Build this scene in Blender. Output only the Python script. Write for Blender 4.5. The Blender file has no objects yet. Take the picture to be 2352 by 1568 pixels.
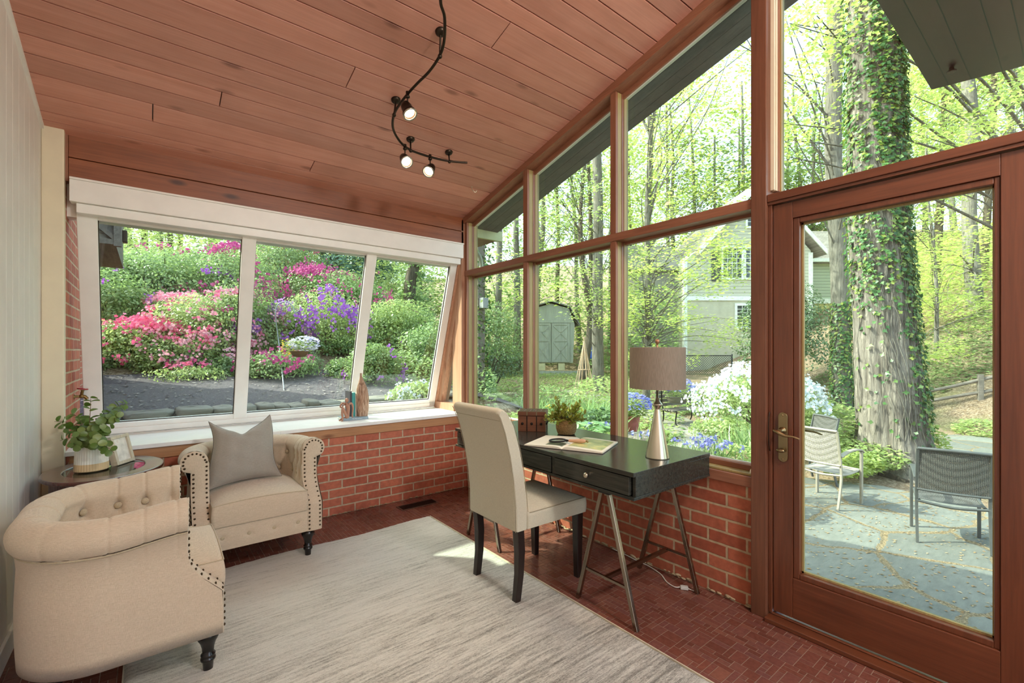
import bpy, math, random
import numpy as np
from mathutils import Vector, Matrix
PI = math.pi
C = bpy.context.scene.collection
R = random.Random(7)
NR = np.random.default_rng(11)

# ------------------------------------------------------------------ helpers
class MB:
    """collects shapes; build() links them as one mesh object"""
    def __init__(s): s.v = []; s.f = []; s.sm = []
    def add(s, vs, fs, smooth=False, M=None):
        o = len(s.v)
        for v in vs:
            v = Vector(v)
            if M is not None: v = M @ v
            s.v.append((v.x, v.y, v.z))
        for f in fs: s.f.append(tuple(i + o for i in f)); s.sm.append(smooth)
        return s
    def box(s, x0, x1, y0, y1, z0, z1, M=None):
        vs = [(x, y, z) for x in (x0, x1) for y in (y0, y1) for z in (z0, z1)]
        return s.add(vs, [(0,1,3,2),(4,6,7,5),(0,4,5,1),(2,3,7,6),(0,2,6,4),(1,5,7,3)], False, M)
    def prism(s, pts, h0, h1, axis='z', M=None):
        n = len(pts)
        def mk(a, b, h):
            return {'z': (a, b, h), 'y': (a, h, b), 'x': (h, a, b)}[axis]
        vs = [mk(a, b, h0) for a, b in pts] + [mk(a, b, h1) for a, b in pts]
        fs = [tuple(range(n))[::-1], tuple(range(n, 2*n))] + [(i, (i+1) % n, n+(i+1) % n, n+i) for i in range(n)]
        return s.add(vs, fs, False, M)
    def lathe(s, prof, seg=24, M=None, smooth=True, cap=True):
        vs = []; fs = []
        for r, z in prof:
            for k in range(seg):
                a = 2*PI*k/seg; vs.append((r*math.cos(a), r*math.sin(a), z))
        for j in range(len(prof)-1):
            for k in range(seg):
                fs.append((j*seg+k, j*seg+(k+1) % seg, (j+1)*seg+(k+1) % seg, (j+1)*seg+k))
        s.add(vs, fs, smooth, M)
        if cap:
            if prof[0][0] > 1e-6: s.add([(prof[0][0]*math.cos(2*PI*k/seg), prof[0][0]*math.sin(2*PI*k/seg), prof[0][1]) for k in range(seg)], [tuple(range(seg))[::-1]], False, M)
            if prof[-1][0] > 1e-6: s.add([(prof[-1][0]*math.cos(2*PI*k/seg), prof[-1][0]*math.sin(2*PI*k/seg), prof[-1][1]) for k in range(seg)], [tuple(range(seg))], False, M)
        return s
    def tube(s, pts, r, seg=8, M=None, sub=0, caps=True, square=False):
        pts = [Vector(p) for p in pts]
        if sub:
            rr = r if isinstance(r, (list, tuple)) else [r]*len(pts)
            q = []; qr = []
            n = len(pts)
            for i in range(n-1):
                p0 = pts[max(i-1, 0)]; p1 = pts[i]; p2 = pts[i+1]; p3 = pts[min(i+2, n-1)]
                for k in range(sub):
                    t = k/sub
                    q.append(0.5*((2*p1)+(p2-p0)*t+(2*p0-5*p1+4*p2-p3)*t*t+(3*p1-p0-3*p2+p3)*t**3)); qr.append(rr[i]*(1-t)+rr[i+1]*t)
            q.append(pts[-1]); qr.append(rr[-1]); pts = q; r = qr
        n = len(pts)
        rr = r if isinstance(r, (list, tuple)) else [r]*n
        t0 = (pts[1]-pts[0]).normalized()
        up = Vector((0,0,1)) if abs(t0.z) < 0.9 else Vector((1,0,0))
        nrm = (up - t0*up.dot(t0)).normalized()
        vs = []
        for i in range(n):
            t = (pts[min(i+1, n-1)]-pts[max(i-1, 0)])
            t = t.normalized() if t.length > 1e-9 else t0
            nrm = (nrm - t*nrm.dot(t))
            nrm = nrm.normalized() if nrm.length > 1e-6 else t.orthogonal().normalized()
            b = t.cross(nrm)
            for k in range(seg):
                a = 2*PI*(k+(0.5 if square else 0))/seg
                vs.append(pts[i]+(nrm*math.cos(a)+b*math.sin(a))*rr[i])
        fs = [(i*seg+k, i*seg+(k+1) % seg, (i+1)*seg+(k+1) % seg, (i+1)*seg+k) for i in range(n-1) for k in range(seg)]
        s.add(vs, fs, not square, M)
        if caps: s.add([vs[k] for k in range(seg)], [tuple(range(seg))[::-1]], False, M); s.add(vs[-seg:], [tuple(range(seg))], False, M)
        return s
    def grid(s, fn, nu, nv, smooth=True, closeu=False, closev=False, M=None):
        vs = [fn(i, j) for i in range(nu) for j in range(nv)]
        fs = []
        for i in range(nu if closeu else nu-1):
            for j in range(nv if closev else nv-1):
                i2 = (i+1) % nu; j2 = (j+1) % nv
                fs.append((i*nv+j, i2*nv+j, i2*nv+j2, i*nv+j2))
        return s.add(vs, fs, smooth, M)
    def sphere(s, c, r, seg=16, rings=10, M=None, sq=(1,1,1)):
        prof = [(max(1e-4, math.sin(PI*i/rings))*r, -math.cos(PI*i/rings)*r) for i in range(rings+1)]
        m = Matrix.Translation(c) @ Matrix.Diagonal((*sq, 1))
        return s.lathe(prof, seg, m if M is None else M @ m, True, False)
    def build(s, name, mat, parent=None, bevel=0, seg=2, sub=0, fixn=False, weld=False):
        me = bpy.data.meshes.new(name)
        me.from_pydata(s.v, [], s.f)
        me.polygons.foreach_set('use_smooth', s.sm)
        me.materials.append(mat)
        me.update()
        o = bpy.data.objects.new(name, me); C.objects.link(o)
        if parent is not None: o.parent = parent
        if weld:
            w = o.modifiers.new('w', 'WELD'); w.merge_threshold = 1e-4
        if bevel:
            b = o.modifiers.new('b', 'BEVEL'); b.width = bevel; b.segments = seg; b.limit_method = 'ANGLE'; b.angle_limit = math.radians(40)
        if sub:
            b = o.modifiers.new('s', 'SUBSURF'); b.levels = sub; b.render_levels = sub
        return o
def tag(o, label=None, cat=None, group=None, kind=None):
    if label: o['label'] = label
    if cat: o['category'] = cat
    if group: o['group'] = group
    if kind: o['kind'] = kind
    return o
def struct(o, label=None): return tag(o, label, None, None, 'structure')
def empty(name, loc=(0,0,0), rz=0, label=None, cat=None, group=None, kind=None):
    o = bpy.data.objects.new(name, None); C.objects.link(o)
    o.location = loc; o.rotation_euler = (0, 0, rz); o.empty_display_size = 0.1
    return tag(o, label, cat, group, kind)
def copy_tree(o, parent=None):
    c = o.copy(); C.objects.link(c); c.parent = parent
    for ch in o.children: copy_tree(ch, c)
    return c
T = Matrix.Translation
def RX(a): return Matrix.Rotation(a, 4, 'X')
def RY(a): return Matrix.Rotation(a, 4, 'Y')
def RZ(a): return Matrix.Rotation(a, 4, 'Z')
def ss(a, b, x):
    t = min(1, max(0, (x-a)/(b-a))); return t*t*(3-2*t)

# ------------------------------------------------------------------ camera frame (used to survey distances)
FPX, HZ, CH = 1052.0, 804.0, 1.28
TH = math.atan(833/1052.0)
def at(u, v, b):
    """point seen at photo pixel (u, v) at distance b in front of the camera"""
    r = (u-1176)/FPX; s_, c_ = math.sin(TH), math.cos(TH)
    return Vector(((s_+r*c_)*b, (c_-r*s_)*b, CH+(HZ-v)/FPX*b))

# ------------------------------------------------------------------ materials
def s2l(c):
    def f(x):
        x /= 255.0
        return x/12.92 if x <= 0.04045 else ((x+0.055)/1.055)**2.4
    return (f(c[0]), f(c[1]), f(c[2]), 1)
class Mat:
    def __init__(s, name, rough=0.5, metal=0.0, spec=0.5, color=(200,200,200)):
        s.m = bpy.data.materials.new(name); s.m.use_nodes = True
        s.n = s.m.node_tree.nodes; s.l = s.m.node_tree.links
        s.b = s.n['Principled BSDF']
        s.b.inputs['Roughness'].default_value = rough; s.b.inputs['Metallic'].default_value = metal
        s.b.inputs['Specular IOR Level'].default_value = spec
        s.b.inputs['Base Color'].default_value = s2l(color)
        s._tc = None
    def node(s, t, **k):
        n = s.n.new(t)
        for a, b in k.items(): setattr(n, a, b)
        return n
    def link(s, a, b): s.l.new(a, b)
    def obj(s):
        if s._tc is None: s._tc = s.node('ShaderNodeTexCoord')
        return s._tc.outputs['Object']
    def mapping(s, src, scale=(1,1,1), loc=(0,0,0), rot=(0,0,0)):
        m = s.node('ShaderNodeMapping')
        m.inputs['Scale'].default_value = scale; m.inputs['Location'].default_value = loc; m.inputs['Rotation'].default_value = rot
        s.link(src, m.inputs['Vector']); return m.outputs['Vector']
    def noise(s, src, scale=5, detail=4, rough=0.55, out='Fac', dist=0):
        n = s.node('ShaderNodeTexNoise'); n.inputs['Scale'].default_value = scale; n.inputs['Detail'].default_value = detail
        n.inputs['Roughness'].default_value = rough; n.inputs['Distortion'].default_value = dist
        s.link(src, n.inputs['Vector']); return n.outputs[out]
    def ramp(s, src, stops, interp='LINEAR'):
        r = s.node('ShaderNodeValToRGB'); r.color_ramp.interpolation = interp
        e = r.color_ramp.elements
        while len(e) < len(stops): e.new(0.5)
        for i, (p, c) in enumerate(stops):
            e[i].position = p; e[i].color = s2l(c) if len(c) == 3 else c
        s.link(src, r.inputs['Fac']); return r.outputs['Color']
    def mix(s, fac, a, b, mode='MIX'):
        m = s.node('ShaderNodeMix', data_type='RGBA', blend_type=mode)
        for sock, val in ((m.inputs['Factor'], fac), (m.inputs['A'], a), (m.inputs['B'], b)):
            if hasattr(val, 'links'): s.link(val, sock)
            else: sock.default_value = val
        return m.outputs['Result']
    def math(s, op, a, b=0.0, c=0.0):
        m = s.node('ShaderNodeMath', operation=op)
        for sock, val in zip(m.inputs, (a, b, c)):
            if hasattr(val, 'links'): s.link(val, sock)
            else: sock.default_value = val
        return m.outputs[0]
    def col(s, c): s.link(c, s.b.inputs['Base Color']); return s
    def rgh(s, c): s.link(c, s.b.inputs['Roughness']); return s
    def bump(s, h, dist=0.001, strength=1.0):
        b = s.node('ShaderNodeBump'); b.inputs['Strength'].default_value = strength; b.inputs['Distance'].default_value = dist
        s.link(h, b.inputs['Height']); s.link(b.outputs['Normal'], s.b.inputs['Normal']); return s
    def rpi(s): return s.node('ShaderNodeNewGeometry').outputs['Random Per Island']
GR = (0.5, 0.5, 0.5, 1)
def wood(name, c1, c2, dark, axis=0, rough=0.4, gs=1.0, knots=True, island=False, coat=0.0, vary=0.25, fine=0.35):
    m = Mat(name, rough)
    src = m.obj()
    if island:
        cb = m.node('ShaderNodeCombineXYZ'); r = m.rpi()
        k = m.math('MULTIPLY', r, 37.0)
        for i in range(3): m.link(k, cb.inputs[i])
        va = m.node('ShaderNodeVectorMath', operation='ADD'); m.link(src, va.inputs[0]); m.link(cb.outputs[0], va.inputs[1]); src = va.outputs[0]
    sc = [22*gs]*3; sc[axis] = 1.3*gs
    v = m.mapping(src, sc)
    n1 = m.noise(v, 1.0, 6, 0.6, dist=0.6)
    sc2 = [110*gs]*3; sc2[axis] = 5*gs
    n2 = m.noise(m.mapping(src, sc2), 1.0, 3, 0.6)
    c = m.ramp(n1, [(0.3, c1), (0.7, c2)])
    c = m.mix(fine, c, m.ramp(n2, [(0.3, (90,90,90)), (0.7, (230,230,230))]), 'MULTIPLY')
    c = m.mix(m.math('MULTIPLY', m.ramp(m.noise(src, 2.3, 3), [(0.45, (0,0,0)), (0.75, (255,255,255))]), vary), c, s2l(dark), 'MIX')
    if knots:
        sk = [7.0]*3; sk[axis] = 2.6
        vo = m.node('ShaderNodeTexVoronoi'); vo.inputs['Scale'].default_value = 1.0; m.link(m.mapping(src, sk), vo.inputs['Vector'])
        kf = m.ramp(vo.outputs['Distance'], [(0.06, (255,255,255)), (0.16, (0,0,0))])
        c = m.mix(m.math('MULTIPLY', kf, 0.88), c, s2l(dark))
    if island:
        hv = m.ramp(m.rpi(), [(0, (226,226,226)), (1, (255,255,255))])
        c = m.mix(1.0, c, hv, 'MULTIPLY')
    m.col(c); m.bump(n2, 0.0006, 0.5)
    m.b.inputs['Coat Weight'].default_value = coat; m.b.inputs['Coat Roughness'].default_value = 0.25
    return m.m
def plain(name, c, rough=0.5, metal=0.0, var=0.06, nscale=8, bump=0.0, bscale=120, spec=0.5):
    m = Mat(name, rough, metal, spec, c)
    n = m.noise(m.obj(), nscale, 4)
    lo = tuple(max(0, int(x*(1-var))) for x in c); hi = tuple(min(255, int(x*(1+var))) for x in c)
    m.col(m.ramp(n, [(0.3, lo), (0.7, hi)]))
    if bump: m.bump(m.noise(m.obj(), bscale, 3), bump)
    return m.m
def brick(name, plane, c1, c2, mort, shift=(0,0)):
    m = Mat(name, 0.85)
    sep = m.node('ShaderNodeSeparateXYZ'); m.link(m.obj(), sep.inputs[0])
    cb = m.node('ShaderNodeCombineXYZ')
    m.link(sep.outputs['X' if plane == 'xz' else 'Y'], cb.inputs[0]); m.link(sep.outputs['Z'], cb.inputs[1])
    wob = m.noise(m.obj(), 14, 3, out='Color')
    va = m.node('ShaderNodeVectorMath', operation='MULTIPLY_ADD'); m.link(wob, va.inputs[0]); va.inputs[1].default_value = (0.006, 0.006, 0); m.link(cb.outputs[0], va.inputs[2])
    mp = m.mapping(va.outputs[0], loc=(shift[0], shift[1], 0))
    bt = m.node('ShaderNodeTexBrick'); m.link(mp, bt.inputs['Vector'])
    bt.inputs['Scale'].default_value = 1; bt.inputs['Brick Width'].default_value = 0.2032; bt.inputs['Row Height'].default_value = 0.0677
    bt.inputs['Mortar Size'].default_value = 0.0068; bt.inputs['Mortar Smooth'].default_value = 0.25; bt.inputs['Bias'].default_value = 0.0
    bt.inputs['Color1'].default_value = s2l(c1); bt.inputs['Color2'].default_value = s2l(c2); bt.inputs['Mortar'].default_value = s2l(mort)
    n = m.noise(m.obj(), 30, 5)
    c = m.mix(0.35, bt.outputs['Color'], m.ramp(n, [(0.3, (120,105,100)), (0.7, (255,250,245))]), 'MULTIPLY')
    m.col(c)
    h = m.math('SUBTRACT', m.math('MULTIPLY', n, 0.35), bt.outputs['Fac'])
    m.bump(h, 0.006, 0.8)
    return m.m
def linen(name, c1, c2, rough=0.9, sc=1.0):
    m = Mat(name, rough, spec=0.2)
    a = m.noise(m.mapping(m.obj(), (70*sc, 70*sc, 1500*sc)), 1, 2)
    b = m.noise(m.mapping(m.obj(), (1500*sc, 1500*sc, 70*sc)), 1, 2)
    k = m.math('MULTIPLY', m.math('ADD', a, b), 0.5)
    m.col(m.ramp(k, [(0.40, c1), (0.62, c2)]))
    m.bump(k, 0.0012, 0.6)
    m.b.inputs['Sheen Weight'].default_value = 0.25
    return m.m
def leafm(name, cols, trans=0.5, gloss=0.08):
    m = Mat(name, 0.5)
    c = m.ramp(m.rpi(), [(i/max(1, len(cols)-1), q) for i, q in enumerate(cols)])
    d = m.node('ShaderNodeBsdfDiffuse'); t = m.node('ShaderNodeBsdfTranslucent'); g = m.node('ShaderNodeBsdfGlossy'); g.inputs['Roughness'].default_value = 0.4
    m.link(c, d.inputs[0]); m.link(c, t.inputs[0]); g.inputs[0].default_value = (1,1,1,1)
    x = m.node('ShaderNodeMixShader'); x.inputs[0].default_value = trans; m.link(d.outputs[0], x.inputs[1]); m.link(t.outputs[0], x.inputs[2])
    y = m.node('ShaderNodeMixShader'); y.inputs[0].default_value = gloss; m.link(x.outputs[0], y.inputs[1]); m.link(g.outputs[0], y.inputs[2])
    m.link(y.outputs[0], m.n['Material Output'].inputs['Surface'])
    return m.m
def glassm(name, tint=(235,245,238), ior=1.45):
    m = Mat(name)
    t = m.node('ShaderNodeBsdfTransparent'); t.inputs[0].default_value = s2l(tint)
    g = m.node('ShaderNodeBsdfGlossy'); g.inputs['Roughness'].default_value = 0.0
    f = m.node('ShaderNodeFresnel')
    gn = m.node('ShaderNodeNewGeometry'); rg_ = m.node('ShaderNodeMapRange'); m.link(gn.outputs['Backfacing'], rg_.inputs[0]); rg_.inputs[3].default_value = ior; rg_.inputs[4].default_value = 1/ior; m.link(rg_.outputs[0], f.inputs[0])
    x = m.node('ShaderNodeMixShader'); m.link(f.outputs[0], x.inputs[0]); m.link(t.outputs[0], x.inputs[1]); m.link(g.outputs[0], x.inputs[2])
    m.link(x.outputs[0], m.n['Material Output'].inputs['Surface'])
    return m.m
def emit(name, c, s):
    m = Mat(name); e = m.node('ShaderNodeEmission'); e.inputs[0].default_value = s2l(c); e.inputs[1].default_value = s
    m.link(e.outputs[0], m.n['Material Output'].inputs['Surface']); return m.m

M = {}
M['ceil'] = wood('ceiling_planks', (216,150,128), (228,166,146), (150,98,82), 0, 0.5, island=True, vary=0.30, fine=0.16)
M['beam'] = wood('header_wood', (142,80,48), (166,98,62), (64,34,22), 0, 0.45)
M['redx'] = wood('red_wood_x', (148,96,70), (170,114,86), (98,60,44), 0, 0.4, knots=False)
M['redy'] = wood('red_wood_y', (148,96,70), (170,114,86), (98,60,44), 1, 0.4, knots=False)
M['redz'] = wood('red_wood_z', (148,96,70), (170,114,86), (98,60,44), 2, 0.4, knots=False)
M['post'] = wood('post_wood', (112,70,50), (134,86,62), (70,42,30), 2, 0.4, knots=False)
M['cedar'] = wood('cedar_wood', (196,146,116), (214,168,138), (150,100,74), 2, 0.5)
M['pinex'] = wood('pine_apron', (190,134,90), (208,156,110), (124,76,46), 0, 0.5)
M['pinez'] = wood('pine_stop', (170,150,96), (188,168,110), (140,120,70), 2, 0.45, knots=False)
M['doorz'] = wood('door_wood_z', (104,56,34), (124,70,44), (64,34,22), 2, 0.32, knots=False, coat=0.3)
M['doory'] = wood('door_wood_y', (104,56,34), (124,70,44), (64,34,22), 1, 0.32, knots=False, coat=0.3)
M['soffit'] = wood('soffit_boards', (92,92,96), (112,112,116), (60,60,64), 1, 0.5, knots=False)
M['black_soffit'] = wood('black_soffit', (18,19,23), (30,32,38), (8,8,11), 0, 0.34, coat=0.2)
M['white'] = plain('white_paint', (236,232,226), 0.4, var=0.015)
M['wall'] = plain('wall_paint', (226,220,212), 0.55, var=0.015)
M['cream'] = plain('cream_paint', (224,212,184), 0.5, var=0.015)
M['sillw'] = plain('white_sill', (240,238,234), 0.3, var=0.02)
M['brick'] = brick('brick_back', 'xz', (204,122,94), (182,102,78), (206,186,158), (0.03, 0))
M['brickr'] = brick('brick_side_shaded', 'yz', (196,114,84), (166,88,62), (196,174,140), (0.05, 0))  # darker, warmer copy of the back brick, with side-wall shading in its colour
M['glass'] = glassm('pane_glass')
M['grout'] = plain('grout', (140,116,98), 0.9)
M['metal'] = plain('dark_bronze', (60,50,42), 0.35, 0.9)
M['steel'] = plain('brushed_steel', (170,165,155), 0.3, 1.0)
M['nickel'] = plain('satin_nickel', (200,192,170), 0.28, 1.0, var=0.03)
M['brass'] = plain('antique_brass', (158,140,104), 0.32, 1.0)
M['black'] = plain('black_paint', (24,20,18), 0.25)
M['chairleg'] = plain('espresso_legs', (34,24,20), 0.28)
M['linen'] = linen('beige_linen', (188,170,146), (214,196,172))
M['linen2'] = linen('oatmeal_linen', (186,180,158), (206,200,178))
M['greyfab'] = linen('grey_linen', (146,140,130), (168,161,150))
M['button'] = linen('button_linen', (168,152,124), (200,184,156))
# ------------------------------------------------------------------ the room
XL, XR, YB, YF = -0.47, 2.34, 3.644, -1.9
def ceil_z(y): return 2.519+0.26*(3.628-y)

# floor: small mosaic of clay tiles in three sizes over a grout bed
def tile_mat():
    m = Mat('clay_mosaic', 0.32, spec=0.45)
    r = m.rpi()
    c = m.ramp(r, [(0, (112,66,54)), (0.35, (124,74,60)), (0.7, (120,76,68)), (1, (134,86,70))])
    c = m.mix(0.4, c, m.ramp(m.noise(m.obj(), 60, 4), [(0.3, (170,165,165)), (0.7, (255,255,255))]), 'MULTIPLY')
    m.col(c); m.bump(m.noise(m.obj(), 90, 2), 0.0008)
    m.rgh(m.ramp(m.noise(m.obj(), 9, 3), [(0.3, (70,70,70)), (0.7, (110,110,110))]))
    return m.m
fl = MB(); U = 0.0265
nx, ny = int((XR+0.05-XL)/U)+1, int((YB+0.02-YF)/U)+1
used = np.zeros((nx, ny), bool)
kinds = [(3,2),(2,3),(3,1),(1,3),(2,1),(1,2),(2,2),(1,1)]
vs_, fs_ = [], []
g = 0.0016
for j in range(ny):
    for i in range(nx):
        if used[i, j]: continue
        R.shuffle(kinds)
        for a, b in kinds:
            if i+a <= nx and j+b <= ny and not used[i:i+a, j:j+b].any(): break
        else: a = b = 1
        used[i:i+a, j:j+b] = True
        x0, x1, y0, y1 = XL+i*U+g, XL+(i+a)*U-g, YF+j*U+g, YF+(j+b)*U-g
        o = len(vs_); z = R.uniform(-0.0004, 0.0004)
        vs_ += [(x0,y0,z),(x1,y0,z),(x1,y1,z),(x0,y1,z),(x0,y0,-.004),(x1,y0,-.004),(x1,y1,-.004),(x0,y1,-.004)]
        fs_ += [(o,o+1,o+2,o+3),(o+4,o+5,o+1,o),(o+5,o+6,o+2,o+1),(o+6,o+7,o+3,o+2),(o+7,o+4,o,o+3)]
fl.add(vs_, fs_); struct(fl.build('floor', tile_mat()), 'dark red clay mosaic tile floor of mixed rectangles')
b = MB().box(XL-.1, XR+.12, YF, YB+.5, -0.3, -0.0012); struct(b.build('floor_bed', M['grout']))

# ceiling planks run along x, grooves between, some butt joints
ys = [3.70, 3.551, 3.476, 3.345, 3.198, 3.073, 2.957, 2.85, 2.738, 2.64, 2.481, 2.375, 2.251, 2.152, 2.038, 1.864, 1.771, 1.646, 1.554, 1.429, 1.335]
while ys[-1] > YF: ys.append(ys[-1]-R.choice([0.094, 0.11, 0.15]))
joints = {3: [.015], 5: [.312], 9: [.878], 2: [.899], 14: [1.467], 22: [.3]}
cb = MB()
for i in range(len(ys)-1):
    ya, yb = ys[i]-0.0034, ys[i+1]+0.0034
    cuts = [XL] + joints.get(i, []) + [XR-0.02]
    for x0, x1 in zip(cuts[:-1], cuts[1:]):
        d = 0.0025
        p = [(ya, ceil_z(ya)+.001), (ya-.0008, ceil_z(ya-.0008)), (yb+.0008, ceil_z(yb+.0008)), (yb, ceil_z(yb)+.004), (yb, ceil_z(yb)+.016), (ya, ceil_z(ya)+.016)]
        cb.prism(p, x0+d, x1-d, 'x')
struct(cb.build('ceiling', M['ceil']), 'sloping reddish pine plank ceiling')
# roof slab above with side overhang; soffit under it outside the glass
rs = MB().prism([(3.98, ceil_z(3.98)+.03), (3.98, ceil_z(3.98)+.14), (YF, ceil_z(YF)+.2), (YF, ceil_z(YF)+.03)], XL-.6, 2.80, 'x')
struct(rs.build('roof_slab', M['soffit']))
sf = MB()
for k in range(4):
    x0 = 2.44+k*0.09; sf.prism([(3.77, ceil_z(3.77)+.0), (3.77, ceil_z(3.77)+.025), (YF, ceil_z(YF)+.025), (YF, ceil_z(YF))], x0, x0+.0875, 'x')
struct(sf.build('trim_1', M['soffit']), 'dark grey painted soffit boards outside the window wall')
M['fascia'] = plain('fascia_paint', (196,198,150), 0.5)
fs = MB().box(2.36, 2.86, 3.77, 3.80, 2.40, 2.50); struct(fs.build('trim_2', M['fascia']), 'pale green fascia board at the low eave')
ro = MB().box(2.36, 2.80, 3.80, 4.15, 2.40, 2.47); struct(ro.build('trim_3', wood('eave_wood', (120,80,60), (150,104,80), (60,40,30), 1)))
# black boarded canopy over the door
bs = MB().prism([(.60, 2.864), (.60, 3.08), (-1.6, 2.86), (-1.6, 2.64)], 2.46, 3.73, 'x')
cano = empty('door_canopy', (2.46,.55,2.6), label='black painted board canopy outside above the glass door', cat='canopy', kind='structure')
o = bs.build('canopy_board', M['black_soffit'], cano); o.matrix_parent_inverse = T((-2.46,-.55,-2.6))
o = MB().box(3.42, 3.47, -.36, .15, 2.800, 2.816).build('bracket', M['steel'], cano); o.matrix_parent_inverse = T((-2.46,-.55,-2.6))
o = MB().lathe([(.018, 0), (.022,.006), (.012,.012), (.010,.03)], 16, T((3.50,.48,2.826))).build('bolt', M['black'], cano); o.matrix_parent_inverse = T((-2.46,-.55,-2.6))

struct(MB().box(XL-.1, .75, YF-.1, YF, -.3, 4.1).box(.75, XR+.1, YF-.1, YF, 2.6, 4.1).build('wall_front', M['wall']), 'white rear wall with a wide opening')
# left wall of white grooved boards
wl = MB(); y = YF
while y < YB+0.5:
    w = 0.118
    wl.prism([(XL-.02, y), (XL-.0018, y), (XL, y+.0018), (XL, y+w-.0018), (XL-.0018, y+w), (XL-.02, y+w)], 0, 3.0 if y > 2 else 3.95, 'z')
    y += w
wl.box(XL-.12, XL-.02, YF, YB+.56, 0, 4.0)
struct(wl.build('wall_left', M['wall']), 'white painted vertical board wall')
# cut the top of the wall by the ceiling: it runs up behind the planks
bb = MB().box(XL, XL+.014, YF, 3.60, 0, .09); struct(bb.build('baseboard_left', M['white'], bevel=.003))
tr = MB().prism([(3.60, ceil_z(3.60)), (YF, ceil_z(YF)), (YF, ceil_z(YF)-.02), (3.60, ceil_z(3.60)-.02)], XL, XL+.013, 'x')
struct(tr.build('trim_4', M['white']))
# cream column in the corner
co = MB().box(XL, -0.377, 3.60, 3.662, 0, 2.53); struct(co.build('trim_5', M['cream'], bevel=.006), 'cream painted corner board')
# brick return left of the window and low brick back wall
br = MB().box(XL-.1, -0.377, 3.662, 4.35, -.3, 2.6); struct(br.build('wall_left_brick', M['brickr']), 'brick reveal left of the back window')
bw = MB().box(-0.377, 2.44, YB, YB+.12, -.3, .603); struct(bw.build('wall_back', M['brick']), 'low red brick wall under the back window')
mo = MB()
for k in range(70):
    x = R.uniform(.6, 2.3); mo.sphere((x, YB-.004-R.random()*.006, .004+R.random()*.006), .003+R.random()*.004, 7, 5, sq=(2.2,.8,.8))
for k in range(150):
    y = R.uniform(1.0, 3.6); mo.sphere((XR-.004-R.random()*.008, y, .006+R.random()*.012), .003+R.random()*.006, 7, 5, sq=(.8,2.4,.8))
struct(mo.build('trim_6', plain('mortar_crumbs', (170,150,118), .95, bump=.003)))
ap = MB().box(-.36, .705, YB-.012, YB+.03, .603, .674).box(.708, 2.30, YB-.012, YB+.03, .603, .674)
struct(ap.build('trim_7', M['pinex'], bevel=.002), 'knotty pine apron board below the white sill')
sl = MB().box(-.377, .74, YB-.03, 4.17, .674, .700).box(.7405, 2.31, YB-.03, 4.17, .674, .700)
struct(sl.build('window_sill', M['sillw'], bevel=.002), 'deep white window sill')
# header beam of two boards, ceiling to casing
hb = MB().box(-.365, 2.308, YB, YB+.10, 2.392, 2.53).box(-.365, 2.308, YB, YB+.10, 2.25, 2.388)
struct(hb.build('header_beam', M['beam'], bevel=.003), 'dark red wooden header over the back window')
MB().box(-.377,-.3655, 3.64, 3.70, 2.25, 2.53).build('header_end', M['redz'])['kind'] = 'structure'
ca = MB().box(-.357, 2.279, 3.60, 3.70, 2.13, 2.255).box(-.357, 2.283, 3.594, 3.70, 2.255, 2.268).box(-.33, 2.262, 3.622, 3.72, 2.074, 2.129)
struct(ca.build('window_casing', M['white'], bevel=.003), 'white boxed shade casing across the back window')
struct(MB().box(-.47, 2.44, 3.70, 3.80, 2.06, 2.53).build('wall_back_upper', M['white']))

# slanted white window: x, s along the slope, n toward the room
DN = Vector((0, .326, -1)).normalized(); NN = Vector((0, -1, -.326)).normalized(); O0 = Vector((0, 3.68, 2.08))
def slant(mb, x0, x1, s0, s1, n0, n1):
    vs = [O0+Vector((x,0,0))+DN*s+NN*n for x in (x0,x1) for s in (s0,s1) for n in (n0,n1)]
    return mb.add(vs, [(0,1,3,2),(4,6,7,5),(0,4,5,1),(2,3,7,6),(0,2,6,4),(1,5,7,3)])
w1 = empty('window_1', (1.0, 3.9, 1.4), label='outward slanting white framed window of three panes', kind='structure')
inv = T((-1.0,-3.9,-1.4))
def w1p(mb, name, mat, **k):
    o = mb.build(name, mat, w1, **k); o.matrix_parent_inverse = inv; return o
fr = MB(); slant(fr, -.335, -.243, -.02, 1.445, -.05, 0); slant(fr, 2.195, 2.262, -.02, 1.445, -.05, 0)
slant(fr, -.335, 2.262, 1.365, 1.445, -.05, .0); slant(fr, -.335, 2.262, -.06, 0, -.05, 0)
slant(fr, -.26, 2.2, 1.395, 1.435, 0, .012)
w1p(fr, 'frame', M['white'], bevel=.003)
w1p(slant(MB(), .510, .598, 0, 1.40, -.05, .004), 'mullion', M['white'], bevel=.004)
w1p(slant(MB(), 1.400, 1.485, 0, 1.40, -.05, .004), 'mullion', M['white'], bevel=.004)
for a, b_ in ((-.243,.510),(.598,1.400),(1.485,2.195)):
    w1p(slant(MB(), a, b_, 0, 1.365, -.034, -.030), 'pane', M['glass'])
    gk = MB(); t = .004
    slant(gk, a, a+t, 0, 1.365, -.03, -.02); slant(gk, b_-t, b_, 0, 1.365, -.03, -.02); slant(gk, a, b_, 1.365-t, 1.365, -.03, -.02)
    w1p(gk, 'gasket', M['metal'])
for x in (-.05, .43, .68, 1.32, 1.6, 2.1):
    pg = MB().lathe([(.013,0),(.013,.002),(.004,.003)], 14)
    o = pg.build('screw_cap', M['steel'], w1)
    o.matrix_parent_inverse = inv; o.matrix_world = T(O0+Vector((x,0,0))+DN*1.385+NN*.0125) @ NN.to_track_quat('Z','Y').to_matrix().to_4x4()

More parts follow.
